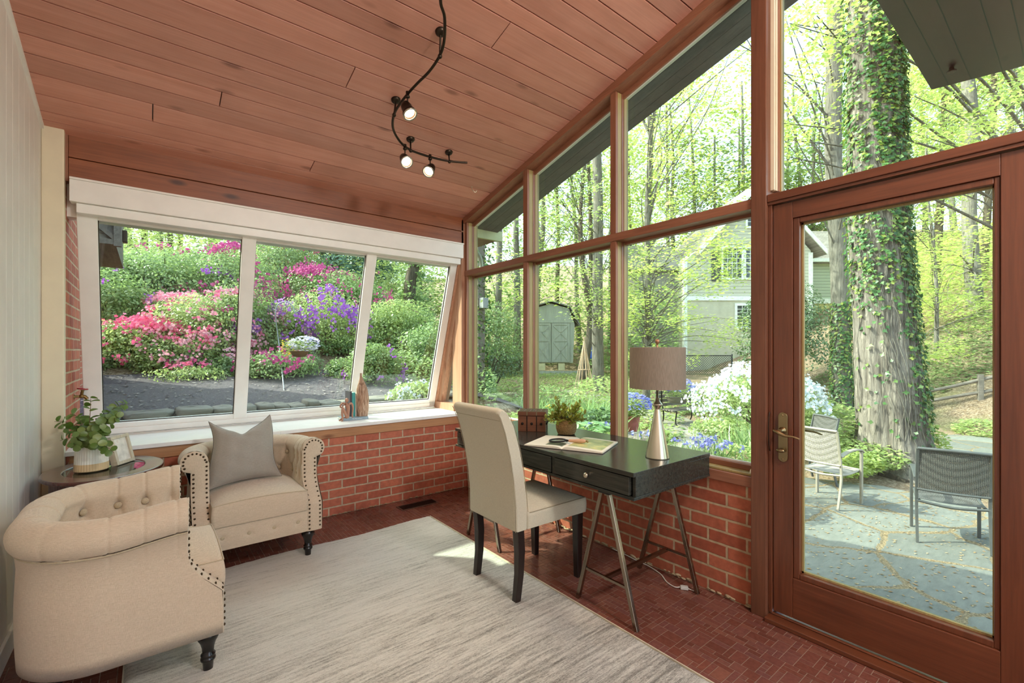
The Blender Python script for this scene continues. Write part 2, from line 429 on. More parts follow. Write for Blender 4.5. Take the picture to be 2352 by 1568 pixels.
# side return right of the slanted window: cedar post, slanted cedar board, small glass wedge
ce = MB().box(2.285, 2.42, 3.644, 3.70, .60, 2.5).box(2.292, 2.42, 3.7005, 3.77, .70, 2.4).box(2.30, 2.42, 3.7705, 3.83, .70, 2.1)
struct(ce.build('trim_8', M['cedar'], bevel=.002), 'sunlit cedar corner post')
cs = MB(); slant(cs, 2.265, 2.42, -.02, 1.445, -.09, 0); struct(cs.build('trim_9', M['cedar']))
cs = MB(); slant(cs, 2.29, 2.34, .2, 1.445, 0, .07); struct(cs.build('trim_11', M['cedar']))
struct(MB().box(2.268, 2.42, 3.76, 4.13, .70, .765).build('trim_10', M['cedar'], bevel=.003))
struct(MB().prism([(3.83,.765),(4.10,.765),(3.83,1.60)], 2.355, 2.359, 'x').build('window_2', M['glass']), 'small wedge pane beside the slanted window')

# glass wall: low brick, sill, mullions, transom, rake board
struct(MB().box(XR, XR+.12, .962, YB, -.3, .605).build('wall_right', M['brickr']), 'low red brick wall under the tall windows')
w3 = empty('window_3', (2.37, 2.3, .61), label='tall wood framed window wall under the sloping ceiling', kind='structure')
inv3 = T((-2.37,-2.3,-.61))
def w3p(mb, name, mat, **k):
    o = mb.build(name, mat, w3, **k); o.matrix_parent_inverse = inv3; return o
w3p(MB().box(2.318, 2.35, 1.03, 3.644, .603, .655), 'apron', M['redy'], bevel=.003)
w3p(MB().box(2.335, 2.44, 1.03, 3.60, .655, .668), 'sill', M['pinez'], bevel=.003)
w3p(MB().box(2.385, 2.44, 1.03, 3.60, .668, .697), 'bottom_rail', M['redy'], bevel=.003)
w3p(MB().box(2.405, 2.42, 1.03, 3.60, .697, .706), 'glazing_stop', M['white'])
MUL = [(2.735, 2.786), (1.868, 1.912)]
def mull(y0, y1, z0, z1, z0b=None):
    mb = MB()
    def pc(xa, xb, ya, yb):
        mb.box(xa, xb, ya, yb, z0, z1)
    pc(2.318, 2.338, y0, y1)
    w3p(mb, 'mullion', M['redz'], bevel=.0015)
    w3p(MB().box(2.3385, 2.375, y0, y1, z0, z1), 'mullion_core', M['pinez'])
    w3p(MB().box(2.3755, 2.395, y0-.003, y1, z0, z1), 'mullion_stop', M['redz'])
    w3p(MB().box(2.3955, 2.435, y0-.006, y1+.006, z0, z1), 'glazing_bead', M['pinez'])
for y0, y1 in MUL + [(3.604, 3.644)]:
    mull(y0, y1, .668, 1.972)
    mull(y0, y1, 2.022, ceil_z(y0)-.055)
w3p(MB().box(2.314, 2.40, 1.03, 3.644, 1.973, 2.021), 'transom', M['redy'], bevel=.002)
w3p(MB().box(2.4005, 2.437, 1.03, 3.644, 1.958, 2.034), 'transom_bead', M['redy'], bevel=.002)
def rake(name, x0, x1, d0, d1, y0, y1, mat):
    w3p(MB().prism([(y0, ceil_z(y0)-d0), (y0, ceil_z(y0)-d1), (y1, ceil_z(y1)-d1), (y1, ceil_z(y1)-d0)], x0, x1, 'x'), name, mat, bevel=.002)
rake('rake_board', 2.30, 2.322, -.004, .052, YF, 3.644, M['redy'])
rake('rake_soffit', 2.3225, 2.40, .030, .050, YF, 3.644, M['redy'])
rake('rake_bead', 2.3855, 2.4, .0505, .085, YF, 3.644, M['redy'])
rake('rake_stop', 2.4005, 2.44, .03, .075, YF, 3.644, M['white'])
for (a, b_) in ((2.786, 3.604), (1.912, 2.735), (1.03, 1.868)):
    w3p(MB().box(2.418, 2.422, a-.004, b_+.004, .697, 1.97), 'pane', M['glass'])
    w3p(MB().prism([(a-.004, 2.024), (b_+.004, 2.024), (b_+.004, ceil_z(b_)-.06), (a-.004, ceil_z(a)-.06)], 2.418, 2.422, 'x'), 'pane', M['glass'])
# big post
pz = ceil_z(.99)+.02
struct(MB().box(2.303, 2.45, .959, 1.03, 0, pz).build('trim_12', M['post'], bevel=.003), 'tall brown wooden post between windows and door')
pm = MB().box(2.35, 2.362, .942, .9585, 2.05, 3.2).box(2.368, 2.385, .940, .9585, 2.05, 3.2)
w3p(pm, 'sash_channel', M['cream']); w3p(MB().box(2.386, 2.402, .936, .9585, 2.05, 3.2), 'mullion_stop', M['redz'])
w3p(MB().box(2.4025, 2.435, .93, .9585, 2.05, 3.2), 'glazing_bead', M['pinez'])
w3p(MB().prism([(-1.9, 2.024), (.93, 2.024), (.93, ceil_z(.93)-.06), (-1.9, ceil_z(-1.9)-.06)], 2.418, 2.422, 'x'), 'pane', M['glass'])
# door frame and door
w3p(MB().box(2.31, 2.44, YF, .9585, 1.985, 2.021), 'door_head', M['doory'], bevel=.003)
w3p(MB().box(2.318, 2.44, .02, .9585, 1.972, 1.984), 'door_head_stop', M['doory'])
w3p(MB().box(2.325, 2.44, .942, .9585, .03, 1.972), 'door_jamb', M['doorz'], bevel=.002)
w3p(MB().box(2.325, 2.44, .0, .018, .03, 1.972), 'door_jamb', M['doorz'], bevel=.002)
w3p(MB().box(2.405, 2.44, -.05, .035, .03, 1.972), 'door_stop', M['doorz'])
w3p(MB().box(2.31, 2.44, -.09, -.0005, .03, 1.972), 'door_post', M['doorz'], bevel=.002)
struct(MB().box(2.30, 2.45, YF, -.0905, 0, 1.985).build('wall_right_rear', M['doorz']))
th = MB().box(2.275, 2.45, -1.0, .957, 0, .022).box(2.328, 2.345, -1.0, .957, .022, .030)
struct(th.build('trim_13', M['doory'], bevel=.006, seg=3), 'rounded wooden door threshold')
d1 = empty('door_1', (2.36, .0, .03), label='single glazed reddish wooden patio door', kind='structure')
invd = T((-2.36,0,-.03))
def dp(mb, name, mat, **k):
    o = mb.build(name, mat, d1, **k); o.matrix_parent_inverse = invd; return o
dy0, dy1 = .022, .9395
dp(MB().box(2.335, 2.385, dy1-.083, dy1, .04, 1.968), 'stile', M['doorz'], bevel=.002)
dp(MB().box(2.335, 2.385, dy0, .195, .04, 1.968), 'stile', M['doorz'], bevel=.002)
dp(MB().box(2.335, 2.385, .1955, dy1-.0835, 1.892, 1.968), 'top_rail', M['doory'], bevel=.002)
dp(MB().box(2.335, 2.385, .1955, dy1-.0835, .04, .225), 'bottom_rail', M['doory'], bevel=.002)
st = MB()
st.box(2.343, 2.38, .830, .856, .2255, 1.8915).box(2.343, 2.38, .196, .212, .2255, 1.8915).box(2.343, 2.38, .212, .83, .2255, .250).box(2.343, 2.38, .212, .83, 1.868, 1.8915)
dp(st, 'glazing_stop', M['doorz'], bevel=.003)
gb = MB().box(2.37, 2.384, .822, .830, .25, 1.868).box(2.37, 2.384, .212, .218, .25, 1.868).box(2.37, 2.384, .212, .83, .25, .258).box(2.37, 2.384, .212, .83, 1.86, 1.868)
dp(gb, 'glazing_bead', M['pinez'])
dp(MB().box(2.376, 2.380, .21, .832, .25, 1.87), 'pane', M['glass'])
hp = MB(); n = 14; pts = []
for k in range(n+1): a = PI*k/n; pts.append((.895+.0205*math.cos(a), .968+.0205*math.sin(a)))
for k in range(n+1): a = PI+PI*k/n; pts.append((.895+.0205*math.cos(a), .777+.0205*math.sin(a)))
hp.prism(pts, 2.326, 2.335, 'x')
pl = dp(hp, 'lock_plate', M['brass'], bevel=.002)
def hd(mb, name):
    o = mb.build(name, M['brass'], pl); return o
lv = MB().lathe([(.016,0),(.016,.006),(.009,.01),(.009,.04)], 16, T((2.326,.895,.905)) @ RY(-PI/2))
lv.tube([(2.285,.920,.908),(2.282,.900,.900),(2.283,.870,.889),(2.285,.84,.888),(2.288,.812,.880)], [.005,.010,.0075,.005,.004], 10, sub=5)
hd(lv, 'door_handle')
hd(MB().lathe([(.010,0),(.010,.012)], 12, T((2.326,.895,.812)) @ RY(-PI/2)).sphere((2.305,.898,.812), .010, 14, 8, sq=(.8,1.9,.9)), 'thumb_turn')
for z in (.975, .770): hd(MB().sphere((2.326,.895,z), .004, 8, 6), 'screw')
# outside lever
hd(MB().tube([(2.41,.86,.905),(2.415,.80,.903),(2.41,.76,.893)], [.006,.006,.003], 8, sub=4), 'outside_handle')
w3p(MB().tube([(2.322,.950,.985),(2.312,.950,.96),(2.308,.950,.90),(2.312,.950,.83),(2.322,.950,.80)], .0025, 6, sub=4), 'strike_plate', M['metal'])
# sash lock at the window corner
w3p(MB().lathe([(.012,0),(.010,.012),(.006,.02),(.003,.03)], 12, T((2.352,1.045,.669))), 'corner_stop', M['cream'])
# floor register
vg = empty('floor_register', (1.743, 3.46, 0), label='long narrow dark metal vent grille in the floor by the brick wall', cat='vent')
MB().box(-.165, .165, -.062, .062, 0.0006, .003).build('frame', plain('register_frame', (110,84,70), .5, .6), vg, bevel=.001)
MB().box(-.148, .148, -.045, .045, .003, .0035).build('dark_backing', M['black'], vg)  # flat black sheet stands in for the dark of the duct below
sg = MB()
for k in range(34): sg.box(-.146+k*.00885, -.1425+k*.00885, -.044, .044, .0035, .006)
sg.build('slats', plain('register_slats', (52,36,30), .4, .7), vg)
# ------------------------------------------------------------------ armchairs
NAILM = []
def nail_mesh():
    if not NAILM:
        o = MB().sphere((0,0,0), .0058, 8, 5, sq=(1,.7,1)).build('nail', plain('nail_bronze', (70,56,40), .3, .9)); NAILM.append(o.data); bpy.data.objects.remove(o)
    return NAILM[0]
def make_armchair():
    root = empty('tub_armchair')
    xm, yf, yb, r, hw = .290, -.305, .247, .20, .045
    L1 = (yb-r)-yf; La = PI/2*r; Lb = 2*(xm-r); LT = 2*L1+2*La+Lb
    def path(s):
        if s < L1: return Vector((-xm, yf+s, 0)), Vector((-1,0,0)), 1-s/L1
        s -= L1
        if s < La:
            a = PI+0-s/r; return Vector((-xm+r+r*math.cos(a), yb-r+r*math.sin(a) if False else yb-r+r*math.sin(s/r), 0)) , Vector((-math.cos(s/r), math.sin(s/r), 0)), 0
        s -= La
        if s < Lb: return Vector((-xm+r+s, yb, 0)), Vector((0,1,0)), 0
        s -= Lb
        if s < La:
            a = s/r; return Vector((xm-r+r*math.sin(a), yb-r+r*math.cos(a), 0)), Vector((math.sin(a), math.cos(a), 0)), 0
        s -= La
        return Vector((xm, yb-r-s, 0)), Vector((1,0,0)), s/L1
    def path2(s):
        p, n, w = path(s)
        if L1 <= s < L1+La:
            a = (s-L1)/r; p = Vector((-xm+r-r*math.cos(a), yb-r+r*math.sin(a), 0))
        return p, n, w
    rr, oc0 = .066, .026
    def ocw(s): return oc0 if (s < L1 or s > LT-L1) else oc0-.022*math.sin(PI*(s-L1)/(LT-2*L1))
    oc = oc0
    def zc(w): return .628+.025*ss(0, 1, w)
    def rec(z): return .115*ss(.335, .50, z)**.6
    # profile rows (offset, z relative)
    prof = []
    for z in (.17, .22, .28, .34, .40, .46, .52): prof.append(('o', .043, z))
    for k in range(-6, 10): prof.append(('c', math.radians(-8+k*10.5) if k >= -4 else math.radians(-50+ (k+6)*8), None))
    for k in range(1, 9): prof.append(('c', math.radians(90+k*10), None))
    nin = 26
    for k in range(nin): prof.append(('i', -.044-.010*math.sin(PI*k/nin*.6), k/(nin-1)))
    buttons = []
    sp = .142; sA = [LT/2+(k)*sp for k in range(-5, 6)]; sB = [LT/2+(k+.5)*sp for k in range(-5, 5)]
    zA, zB = .585, .475
    def tuft(s, z):
        d = 0
        for sa in sA:
            q = ((s-sa)**2+(z-zA)**2); d += .026*math.exp(-q/.0007)
        for sb in sB:
            q = ((s-sb)**2+(z-zB)**2); d += .024*math.exp(-q/.0007)
            for sa in (sb-sp/2, sb+sp/2):   # diagonal folds
                t = min(1, max(0, (z-zB)/(zA-zB))); c = sb+(sa-sb)*t
                if zB <= z <= zA: d += .008*math.exp(-((s-c)/.007)**2)
        return d
    def fold(s):
        return .0055*sum(math.exp(-((s-sa)/.006)**2) for sa in sA)
    nu = 220; nv = len(prof)
    def pt(i, j):
        s = LT*i/(nu-1); p, n, w = path2(s); kind, a, b = prof[j]; Z = zc(w)
        if kind == 'o': o, z = a, b; o += .006*math.sin(PI*(z-.17)/.35)
        elif kind == 'c': o, z = ocw(s)+rr*math.cos(a), Z+rr*math.sin(a)
        else:
            z = Z-.0-(Z-.27)*b; o = a+.008*math.sin(PI*min(1, b*1.3)); o += tuft(s, z)
            if b < .25: o += fold(s)
        if kind == 'c':
            m = fold(s)*(1 if a > 1.2 else .55); o -= m*math.cos(a); z -= m*math.sin(a)
        q = p+n*o; q.z = z
        if w > 0: q.y += rec(z)*w
        return q
    m = MB(); m.grid(pt, nu, nv, True, False, True)
    m.prism([(-.25, -.29), (.25, -.29), (.25, .18), (.12, .22), (-.12, .22), (-.25, .18)], .165, .20, 'z')
    m.build('body', M['linen'], root)
    # front panels with nail trim
    def omin(z, Z):
        if z > Z: return oc-math.sqrt(max(0, rr*rr-(z-Z)**2))
        return -.044
    def omax(z, Z):
        if z > Z-.05: return oc+math.sqrt(max(0, rr*rr-(z-Z)**2))
        return .043
    Z = zc(1); rows = [.17+(Z+rr-.17)*k/50 for k in range(51)]
    for sx in (-1, 1):
        fp = MB(); vs = []; fs = []
        for k, z in enumerate(rows):
            a, b = omin(z, Z), omax(z, Z)
            for t in (0, .15, .5, .85, 1):
                bulge = .008*(1-abs(2*t-1)**3)
                vs.append((sx*(xm+a+(b-a)*t), yf+rec(z)-bulge, z))
        for k in range(len(rows)-1):
            for t in range(4):
                q = (k*5+t, k*5+t+1, k*5+t+6, k*5+t+5); fs.append(q if sx > 0 else q[::-1])
        fp.add(vs, fs, True)
        pn = fp.build('arm_front', M['linen'], root)
        nails = MB(); loop = []
        z = .185
        while z < Z: loop.append((-.044+.013, z)); z += .0245
        k = 0
        for a in range(168, -42, -22): loop.append((oc+(rr-.015)*math.cos(math.radians(a)), Z+(rr-.015)*math.sin(math.radians(a))))
        z = Z-.065
        while z > .18: loop.append((.043-.013, z)); z -= .0245
        for o_, z in loop:
            o_1 = bpy.data.objects.new('nail', nail_mesh()); C.objects.link(o_1); o_1.parent = pn; o_1.location = (sx*(xm+o_), yf+rec(z)-.0065, z)
    # piping under the roll outside
    m = MB()
    m.tube([(lambda q, n, w, s_: (q.x+n.x*(ocw(s_)+.0415), q.y+n.y*(ocw(s_)+.0415)+rec(.565)*w, zc(w)-.0535))(*path2(LT*k/120), LT*k/120) for k in range(121)], .0034, 6)
    m.build('piping', M['button'], root)
    for sa in sA[1:-1]:
        p, n, w = path2(sa); q = p+n*(-.050+.020); q.z = zA
        if w: q.y += rec(zA)*w
        MB().sphere((0,0,0), .0150, 14, 6, M=T(q) @ n.to_track_quat('Z','Y').to_matrix().to_4x4(), sq=(1,1,.5)).build('button', M['button'], root)
    for sb in sB[1:-1]:
        p, n, w = path2(sb); q = p+n*(-.050+.016); q.z = zB
        if w: q.y += rec(zB)*w
        MB().sphere((0,0,0), .0150, 14, 6, M=T(q) @ n.to_track_quat('Z','Y').to_matrix().to_4x4(), sq=(1,1,.5)).build('button', M['button'], root)
    # apron
    m = MB()
    def ap(i, j):
        x = -.247+.494*i/60; z = .17+.132*j/14
        d = 0
        for bx in (-.195, -.065, .065, .195): d += .011*math.exp(-(((x-bx)/.02)**2+((z-.238)/.016)**2))
        return (x, -.303-.008*math.sin(PI*j/14)+d, z)
    m.grid(ap, 61, 15); m.box(-.247, .247, -.300, -.25, .17, .302)
    apn = m.build('apron', M['linen'], root)
    for bx in (-.195, -.065, .065, .195):
        MB().sphere((0,0,0), .0125, 12, 6, M=T((bx, -.301, .238)) @ RX(PI/2), sq=(1,1,.45)).build('button', M['button'], apn)
    # seat cushion
    m = MB()
    n1, n2 = 30, 30
    def top(i, j, s=1):
        u = -1+2*i/n1; v = -1+2*j/n2
        x = u*.243; y = -.055+v*.262
        e = (1-abs(u)**5)*(1-abs(v)**5)
        return (x, y, (.436+.035*(1-u*u)*(1-v*v*.6)-.014*(1-e)) if s else .305)
    m.grid(lambda i, j: top(i, j), n1+1, n2+1)
    edge = [top(i, 0) for i in range(n1+1)]+[top(n1, j) for j in range(1, n2+1)]+[top(i, n2) for i in range(n1-1, -1, -1)]+[top(0, j) for j in range(n2-1, 0, -1)]
    ne = len(edge)
    def side(i, j):
        x, y, z = edge[i]; t = j/6; b = .006*math.sin(PI*t); cx, cy = x/.243, (y+.055)/.262
        return (x+b*cx, y+b*cy, .305+(z-.305)*t)
    m.grid(side, ne, 7, True, True)
    cu = m.build('seat_cushion', M['linen'], root, weld=True)
    MB().tube([(x, y, z+.001) for x, y, z in edge+[edge[0]]], .0026, 6).build('piping', M['button'], cu)
    for sx in (-1, 1):
        lg = MB().lathe([(.0165,0),(.019,.042),(.0255,.047),(.0265,.052),(.0255,.057),(.0195,.061),(.0255,.066),(.0255,.071),(.0195,.076),(.0215,.098),(.027,.118),(.036,.134),(.0385,.145),(.036,.156),(.026,.165),(.022,.175)], 20)
        o = lg.build('leg', M['black'], root); o.location = (sx*.262, -.262, 0)
        lg = MB().prism([(-.014,-.014),(.014,-.014),(.014,.014),(-.014,.014)], 0, .175)
        lg = MB(); vs = []
        for z, h, dy in ((0, .015, .03), (.175, .022, 0)):
            vs += [(-h, -h+dy, z), (h, -h+dy, z), (h, h+dy, z), (-h, h+dy, z)]
        lg.add(vs, [(3,2,1,0),(4,5,6,7),(0,1,5,4),(1,2,6,5),(2,3,7,6),(3,0,4,7)])
        o = lg.build('leg', M['black'], root, bevel=.002); o.location = (sx*.20, .17, 0)
    return root
RUGZ = .013
ac = make_armchair()
ac.location = (.512, 3.285, 0); 
tag(ac, 'beige tufted tub armchair by the brick wall holding a grey cushion', 'armchair', 'matching tufted tub armchairs')
a2 = copy_tree(ac); a2.location = (-.078, 2.450, 0); a2.rotation_euler = (0, 0, PI/2)
tag(a2, 'beige tufted tub armchair in the foreground, its rolled side facing the viewer', 'armchair', 'matching tufted tub armchairs')
a2.location.z = .0; ac.location.z = .0

# ------------------------------------------------------------------ grey cushion
def cushion():
    root = empty('throw_pillow', (.475, 3.235, .462), 0, 'grey linen throw pillow with a chopped top on the armchair seat', 'cushion')
    n = 36; W, Hh, D = .40, .41, .075
    def shape(u, v, s):
        px = math.copysign(abs(u), u)*(.5*W)*(1-.07*(v+1)); pz = .5*Hh*(1+v)
        # edges bow inward between the corners
        px *= 1-.10*(1-v*v); 
        bow = (1-u*u)
        if v > 0: pz -= .085*bow**1.0*max(0, v)**2*(1+.3*math.exp(-(u/.25)**2))
        else: pz += .022*bow*v*v
        th = D*(1-abs(u)**2.6)**.55*(1-abs(v)**2.6)**.55
        crease = .045*math.exp(-(u/.16)**2)*ss(.2, 1, v)
        th = max(.002, th-crease*.8)
        px += .012*math.exp(-((abs(u)-1)/.25)**2)*math.sin(3*v)
        wr = .0035*math.sin(9*u+5*v)*math.sin(7*v-3*u)*(1-u**4)*(1-v**4)
        return (px, s*(th+wr)-.06*math.exp(-(u/.3)**2)*ss(.3,1,v)*.3, pz)
    m = MB()
    for s in (-1, 1):
        m.grid(lambda i, j: shape(-1+2*i/n, -1+2*j/n, s), n+1, n+1)
    tilt = RY(math.radians(-3)) @ RX(math.radians(-20)) @ RZ(math.radians(4))
    mm = MB(); mm.v = [tuple(tilt @ Vector(v)) for v in m.v]; mm.f = m.f; mm.sm = m.sm
    pc = mm.build('cover', M['greyfab'], root, sub=1)
    e = [shape(-1, -1+2*k/n, 0) for k in range(n+1)]+[shape(-1+2*k/n, 1, 0) for k in range(1, n+1)]+[shape(1, 1-2*k/n, 0) for k in range(1, n+1)]+[shape(1-2*k/n, -1, 0) for k in range(1, n+1)]
    MB().tube([tilt @ Vector(q) for q in e], .0025, 6, caps=False).build('piping', plain('pillow_piping', (96,88,80), .9), pc)
cushion()

# ------------------------------------------------------------------ oval side table
M['mahog'] = wood('mahogany', (84,36,24), (104,48,34), (48,20,14), 1, 0.22, knots=False, coat=0.6)
tb = empty('side_table', (-.185, 3.285, 0), 0, 'dark mahogany oval side table with glass inset in the corner', 'table')
def oval(rx, ry, n=64): return [(rx*math.cos(2*PI*k/n), ry*math.sin(2*PI*k/n)) for k in range(n)]
def ringsl(mb, a, b, z0, z1, n=64):
    A, B = oval(*a, n), oval(*b, n)
    vs = [(x,y,z1) for x,y in A]+[(x,y,z1) for x,y in B]+[(x,y,z0) for x,y in A]+[(x,y,z0) for x,y in B]
    fs = []
    for k in range(n):
        j = (k+1) % n
        fs += [(k, j, n+j, n+k), (2*n+k, 3*n+k, 3*n+j, 2*n+j), (k, 2*n+k, 2*n+j, j), (n+k, n+j, 3*n+j, 3*n+k)]
    return mb.add(vs, fs, False)
tt = ringsl(MB(), (.250,.305), (.165,.215), .630, .650).build('tabletop', M['mahog'], tb, bevel=.006, seg=3)
MB().prism(oval(.1645,.2145), .640, .6475).build('glass_inset', glassm('table_glass', (214,226,220), 1.6), tb)
ringsl(MB(), (.215,.265), (.195,.245), .545, .6295).build('apron', M['mahog'], tb)
MB().prism(oval(.165,.21), .20, .222).build('shelf', M['mahog'], tb, bevel=.004)
for sx in (-1,1):
    for sy in (-1,1):
        MB().tube([(sx*.14, sy*.175, .62), (sx*.145, sy*.18, .4), (sx*.155, sy*.19, .15), (sx*.175, sy*.215, 0)], [.022,.018,.015,.012], 8, sub=5).build('leg', M['mahog'], tb)

# vase with eucalyptus
vz = .651
va = empty('ribbed_vase', (-.238, 3.265, vz), 0, 'white ribbed ceramic vase with tan base on the oval side table', 'vase')
def ribbed(z0, z1, r0, r1, ribs=38, amp=.0016):
    m = MB(); n = ribs*6
    def f(i, j):
        t = j/6; r = r0+(r1-r0)*t+amp*abs(math.sin(ribs*PI*i/n)); a = 2*PI*i/n
        return (r*math.cos(a), r*math.sin(a), z0+(z1-z0)*t)
    m.grid(f, n, 7, True, True); return m
m = ribbed(.040, .142, .0675, .062)
m.lathe([(.062,.142),(.060,.147),(.056,.147),(.053,.12),(.05,.05)], 40, cap=False)
m.build('body', plain('white_ceramic', (236,230,216), .45, var=.02), va)
m = ribbed(.004, .0399, .069, .0678); m.lathe([(.0,.0),(.066,.0),(.069,.004)], 40, cap=False)
m.build('base', plain('tan_ceramic', (214,184,140), .6, var=.04), va)
eu = empty('eucalyptus_bunch', (-.238, 3.265, vz+.14), 0, 'green eucalyptus stems with round leaves standing in the ribbed vase', 'plant')
M['euc'] = leafm('eucalyptus_leaf', [(84,110,38), (104,128,54), (134,152,84), (94,124,60)], .3, .04)
M['stem'] = plain('stem_brown', (112,92,62), .7)
org = Vector((-.238, 3.265, vz+.14))
tips = [((125,968), 2.42), ((138,1012), 2.35), ((160,950), 2.5), ((208,915), 2.52), ((288,928), 2.5), ((272,958), 2.40), ((262,1040), 2.28), ((140,985), 2.55), ((235,975), 2.32), ((190,960), 2.6), ((225,1020), 2.24), ((180,1000), 2.26), ((255,985), 2.55), ((168,1025), 2.3)]
stm = MB(); lf = MB()
def disc(mb, c, nrm, r, along):
    nrm = nrm.normalized(); a = (along-nrm*along.dot(nrm)).normalized(); b = nrm.cross(a)
    n = 10; vs = [c+a*r*.0]
    vs = [c-a*r*.9+nrm*0]
    for k in range(n):
        t = 2*PI*k/n; q = c+a*math.cos(t)*r+b*math.sin(t)*r*.92+nrm*(.18*r*abs(math.sin(t))-.12*r*math.cos(t)**2)
        vs.append(q)
    vs.append(c)
    mb.add([v for v in vs[1:]], [(n, k, (k+1) % n) for k in range(n)], True)
for (uv, b_) in tips:
    tip = at(*uv, b_)-org
    st0 = Vector((R.uniform(-.02,.02), R.uniform(-.02,.02), -.03))
    midp = Vector((tip.x*.35, tip.y*.35, max(.04, tip.z*.75+.045)))
    P = []
    for k in range(13):
        t = k/12; P.append(st0*(1-t)**2+midp*2*t*(1-t)+tip*t*t)
    stm.tube(P, [.0022-.0012*k/12 for k in range(13)], 5)
    for k in range(3, 13, 1 if R.random() < .35 else 2):
        t = k/12; d = (P[min(12, k+1)]-P[k-1]).normalized()
        sd = d.cross(Vector((R.uniform(-1,1), R.uniform(-1,1), R.uniform(-.3,1)))).normalized()
        for sg_ in (-1, 1):
            rr_ = .029*(1-.42*t)*R.uniform(.8, 1.15)
            nrm = (d*.9+Vector((R.uniform(-.5,.5), R.uniform(-.9,.1), R.uniform(-.1,.9)))).normalized()
            disc(lf, P[k]+sd*sg_*rr_*.95, nrm, rr_, sd*sg_)
stm.build('stems', M['stem'], eu); lf.build('leaves', M['euc'], eu)

# photo frame
pf = empty('picture_frame', (-.098, 3.352, .651), math.radians(57), 'small pale wooden picture frame leaning back on the oval table', 'picture frame')
lean = T((0,0,0)) @ RX(math.radians(-14))
fw, fh, ft = .066, .160, .034
m = MB().box(-fw, fw, 0, ft, 0, .017, lean).box(-fw, fw, 0, ft, fh-.017, fh, lean).box(-fw, -fw+.017, 0, ft, .017, fh-.017, lean).box(fw-.017, fw, 0, ft, .017, fh-.017, lean)
M['palewood'] = wood('pale_frame', (214,200,172), (230,218,194), (180,160,130), 2, .5, knots=False)
m.build('frame', M['palewood'], pf, bevel=.0015)
def photo_mat():
    m = Mat('photo_card', .3)
    n = m.noise(m.mapping(m.obj(), (1,1,1)), 28, 3)
    g = m.node('ShaderNodeTexGradient'); 
    m.col(m.ramp(n, [(.35, (214,210,200)), (.6, (240,236,226)), (.75, (226,214,200))])); return m.m
MB().box(-fw+.017, fw-.017, .010, .014, .017, fh-.017, lean).build('photo', photo_mat(), pf)
MB().box(-.02, .02, .0, .004, 0, .12, T((0,.115,0)) @ RX(math.radians(18))).build('easel_back', M['black'], pf)

# brick tap
fa = empty('garden_tap', (-.377, 4.02, .985), 0, 'brass garden tap with red wheel handle on the brick reveal', 'tap')
m = MB().lathe([(.018,0),(.018,.004),(.009,.006),(.009,.03)], 14, RY(PI/2)).sphere((.036,0,0), .014, 12, 8)
m.tube([(.036,0,0),(.052,0,-.004),(.064,0,-.02)], [.011,.010,.009], 10).lathe([(.008,0),(.008,.03),(.011,.034)], 12, T((.036,0,.005)) @ RY(.15))
m.build('body', plain('old_brass', (130,104,62), .4, .8), fa)
wh = MB(); 
wh.tube([(.041+.024*math.cos(2*PI*k/20), .024*math.sin(2*PI*k/20), .047-.004*math.cos(2*PI*k/20)) for k in range(21)], .004, 7, caps=False)
for k in range(4): wh.tube([(.041,0,.047), (.041+.024*math.cos(PI/2*k+.4), .024*math.sin(PI/2*k+.4), .047)], .003, 6)
wh.build('handle', plain('red_handle', (170,44,48), .4), fa)

# ------------------------------------------------------------------ things on the sill
SZ = .7005
b1 = empty('book', (1.345, 3.79, SZ), math.radians(-2), 'grey blue book lying flat at the front of the white sill', 'book', 'books on the window sill')
M['pages'] = plain('page_block', (238,232,214), .8, var=.05, nscale=200)
MB().box(-.105, .105, -.001, .145, 0, .003).box(-.105, .105, -.001, .145, .019, .022).box(-.105, .105, -.003, .0, 0, .022).build('cover', plain('bluegrey_cover', (140,160,172), .5), b1, bevel=.0008)
MB().box(-.102, .102, .0005, .142, .0031, .0189).build('pages', M['pages'], b1)
def text(body, size, mat, parent, loc, rot, name='lettering'):
    cu = bpy.data.curves.new(name, 'FONT'); cu.body = body; cu.size = size; cu.align_x = 'CENTER'; cu.align_y = 'CENTER'; cu.extrude = .0002
    cu.materials.append(mat); o = bpy.data.objects.new(name, cu); C.objects.link(o); me = bpy.data.meshes.new_from_object(o); bpy.data.objects.remove(o); o = bpy.data.objects.new(name, me); C.objects.link(o)
    o.parent = parent; o.location = loc; o.rotation_euler = rot; return o
M['ink'] = plain('white_ink', (240,240,236), .6)
text('The Way to Peace', .011, M['ink'], b1, (.012, -.0032, .011), (PI/2, 0, 0))
def upright(x, w, h, d, c, name, label, lett=None, jacket=None):
    b = empty('book', (x, 3.855, SZ), 0, label, 'book', 'books on the window sill')
    cm = plain(name, c, .5)
    MB().box(0, .002, 0, d, 0, h).box(w-.002, w, 0, d, 0, h).box(0, w, -.002, .001, 0, h).build('cover', cm, b, bevel=.0006)
    MB().box(.0021, w-.0021, .0011, d-.004, .003, h-.003).build('pages', M['pages'], b)
    if lett: text(lett, .008, M['ink'], b, (w/2, -.0024, h*.5), (PI/2, -PI/2, 0))
    return b
upright(1.318, .016, .235, .12, (70,66,72), 'charcoal_cover', 'slim charcoal book standing beside the carved thinker figure')
upright(1.336, .027, .222, .13, (70,164,160), 'teal_cover', 'teal book standing upright on the white sill')
upright(1.364, .012, .216, .135, (226,224,210), 'ivory_cover', 'thin ivory book standing between teal book and driftwood sculpture')
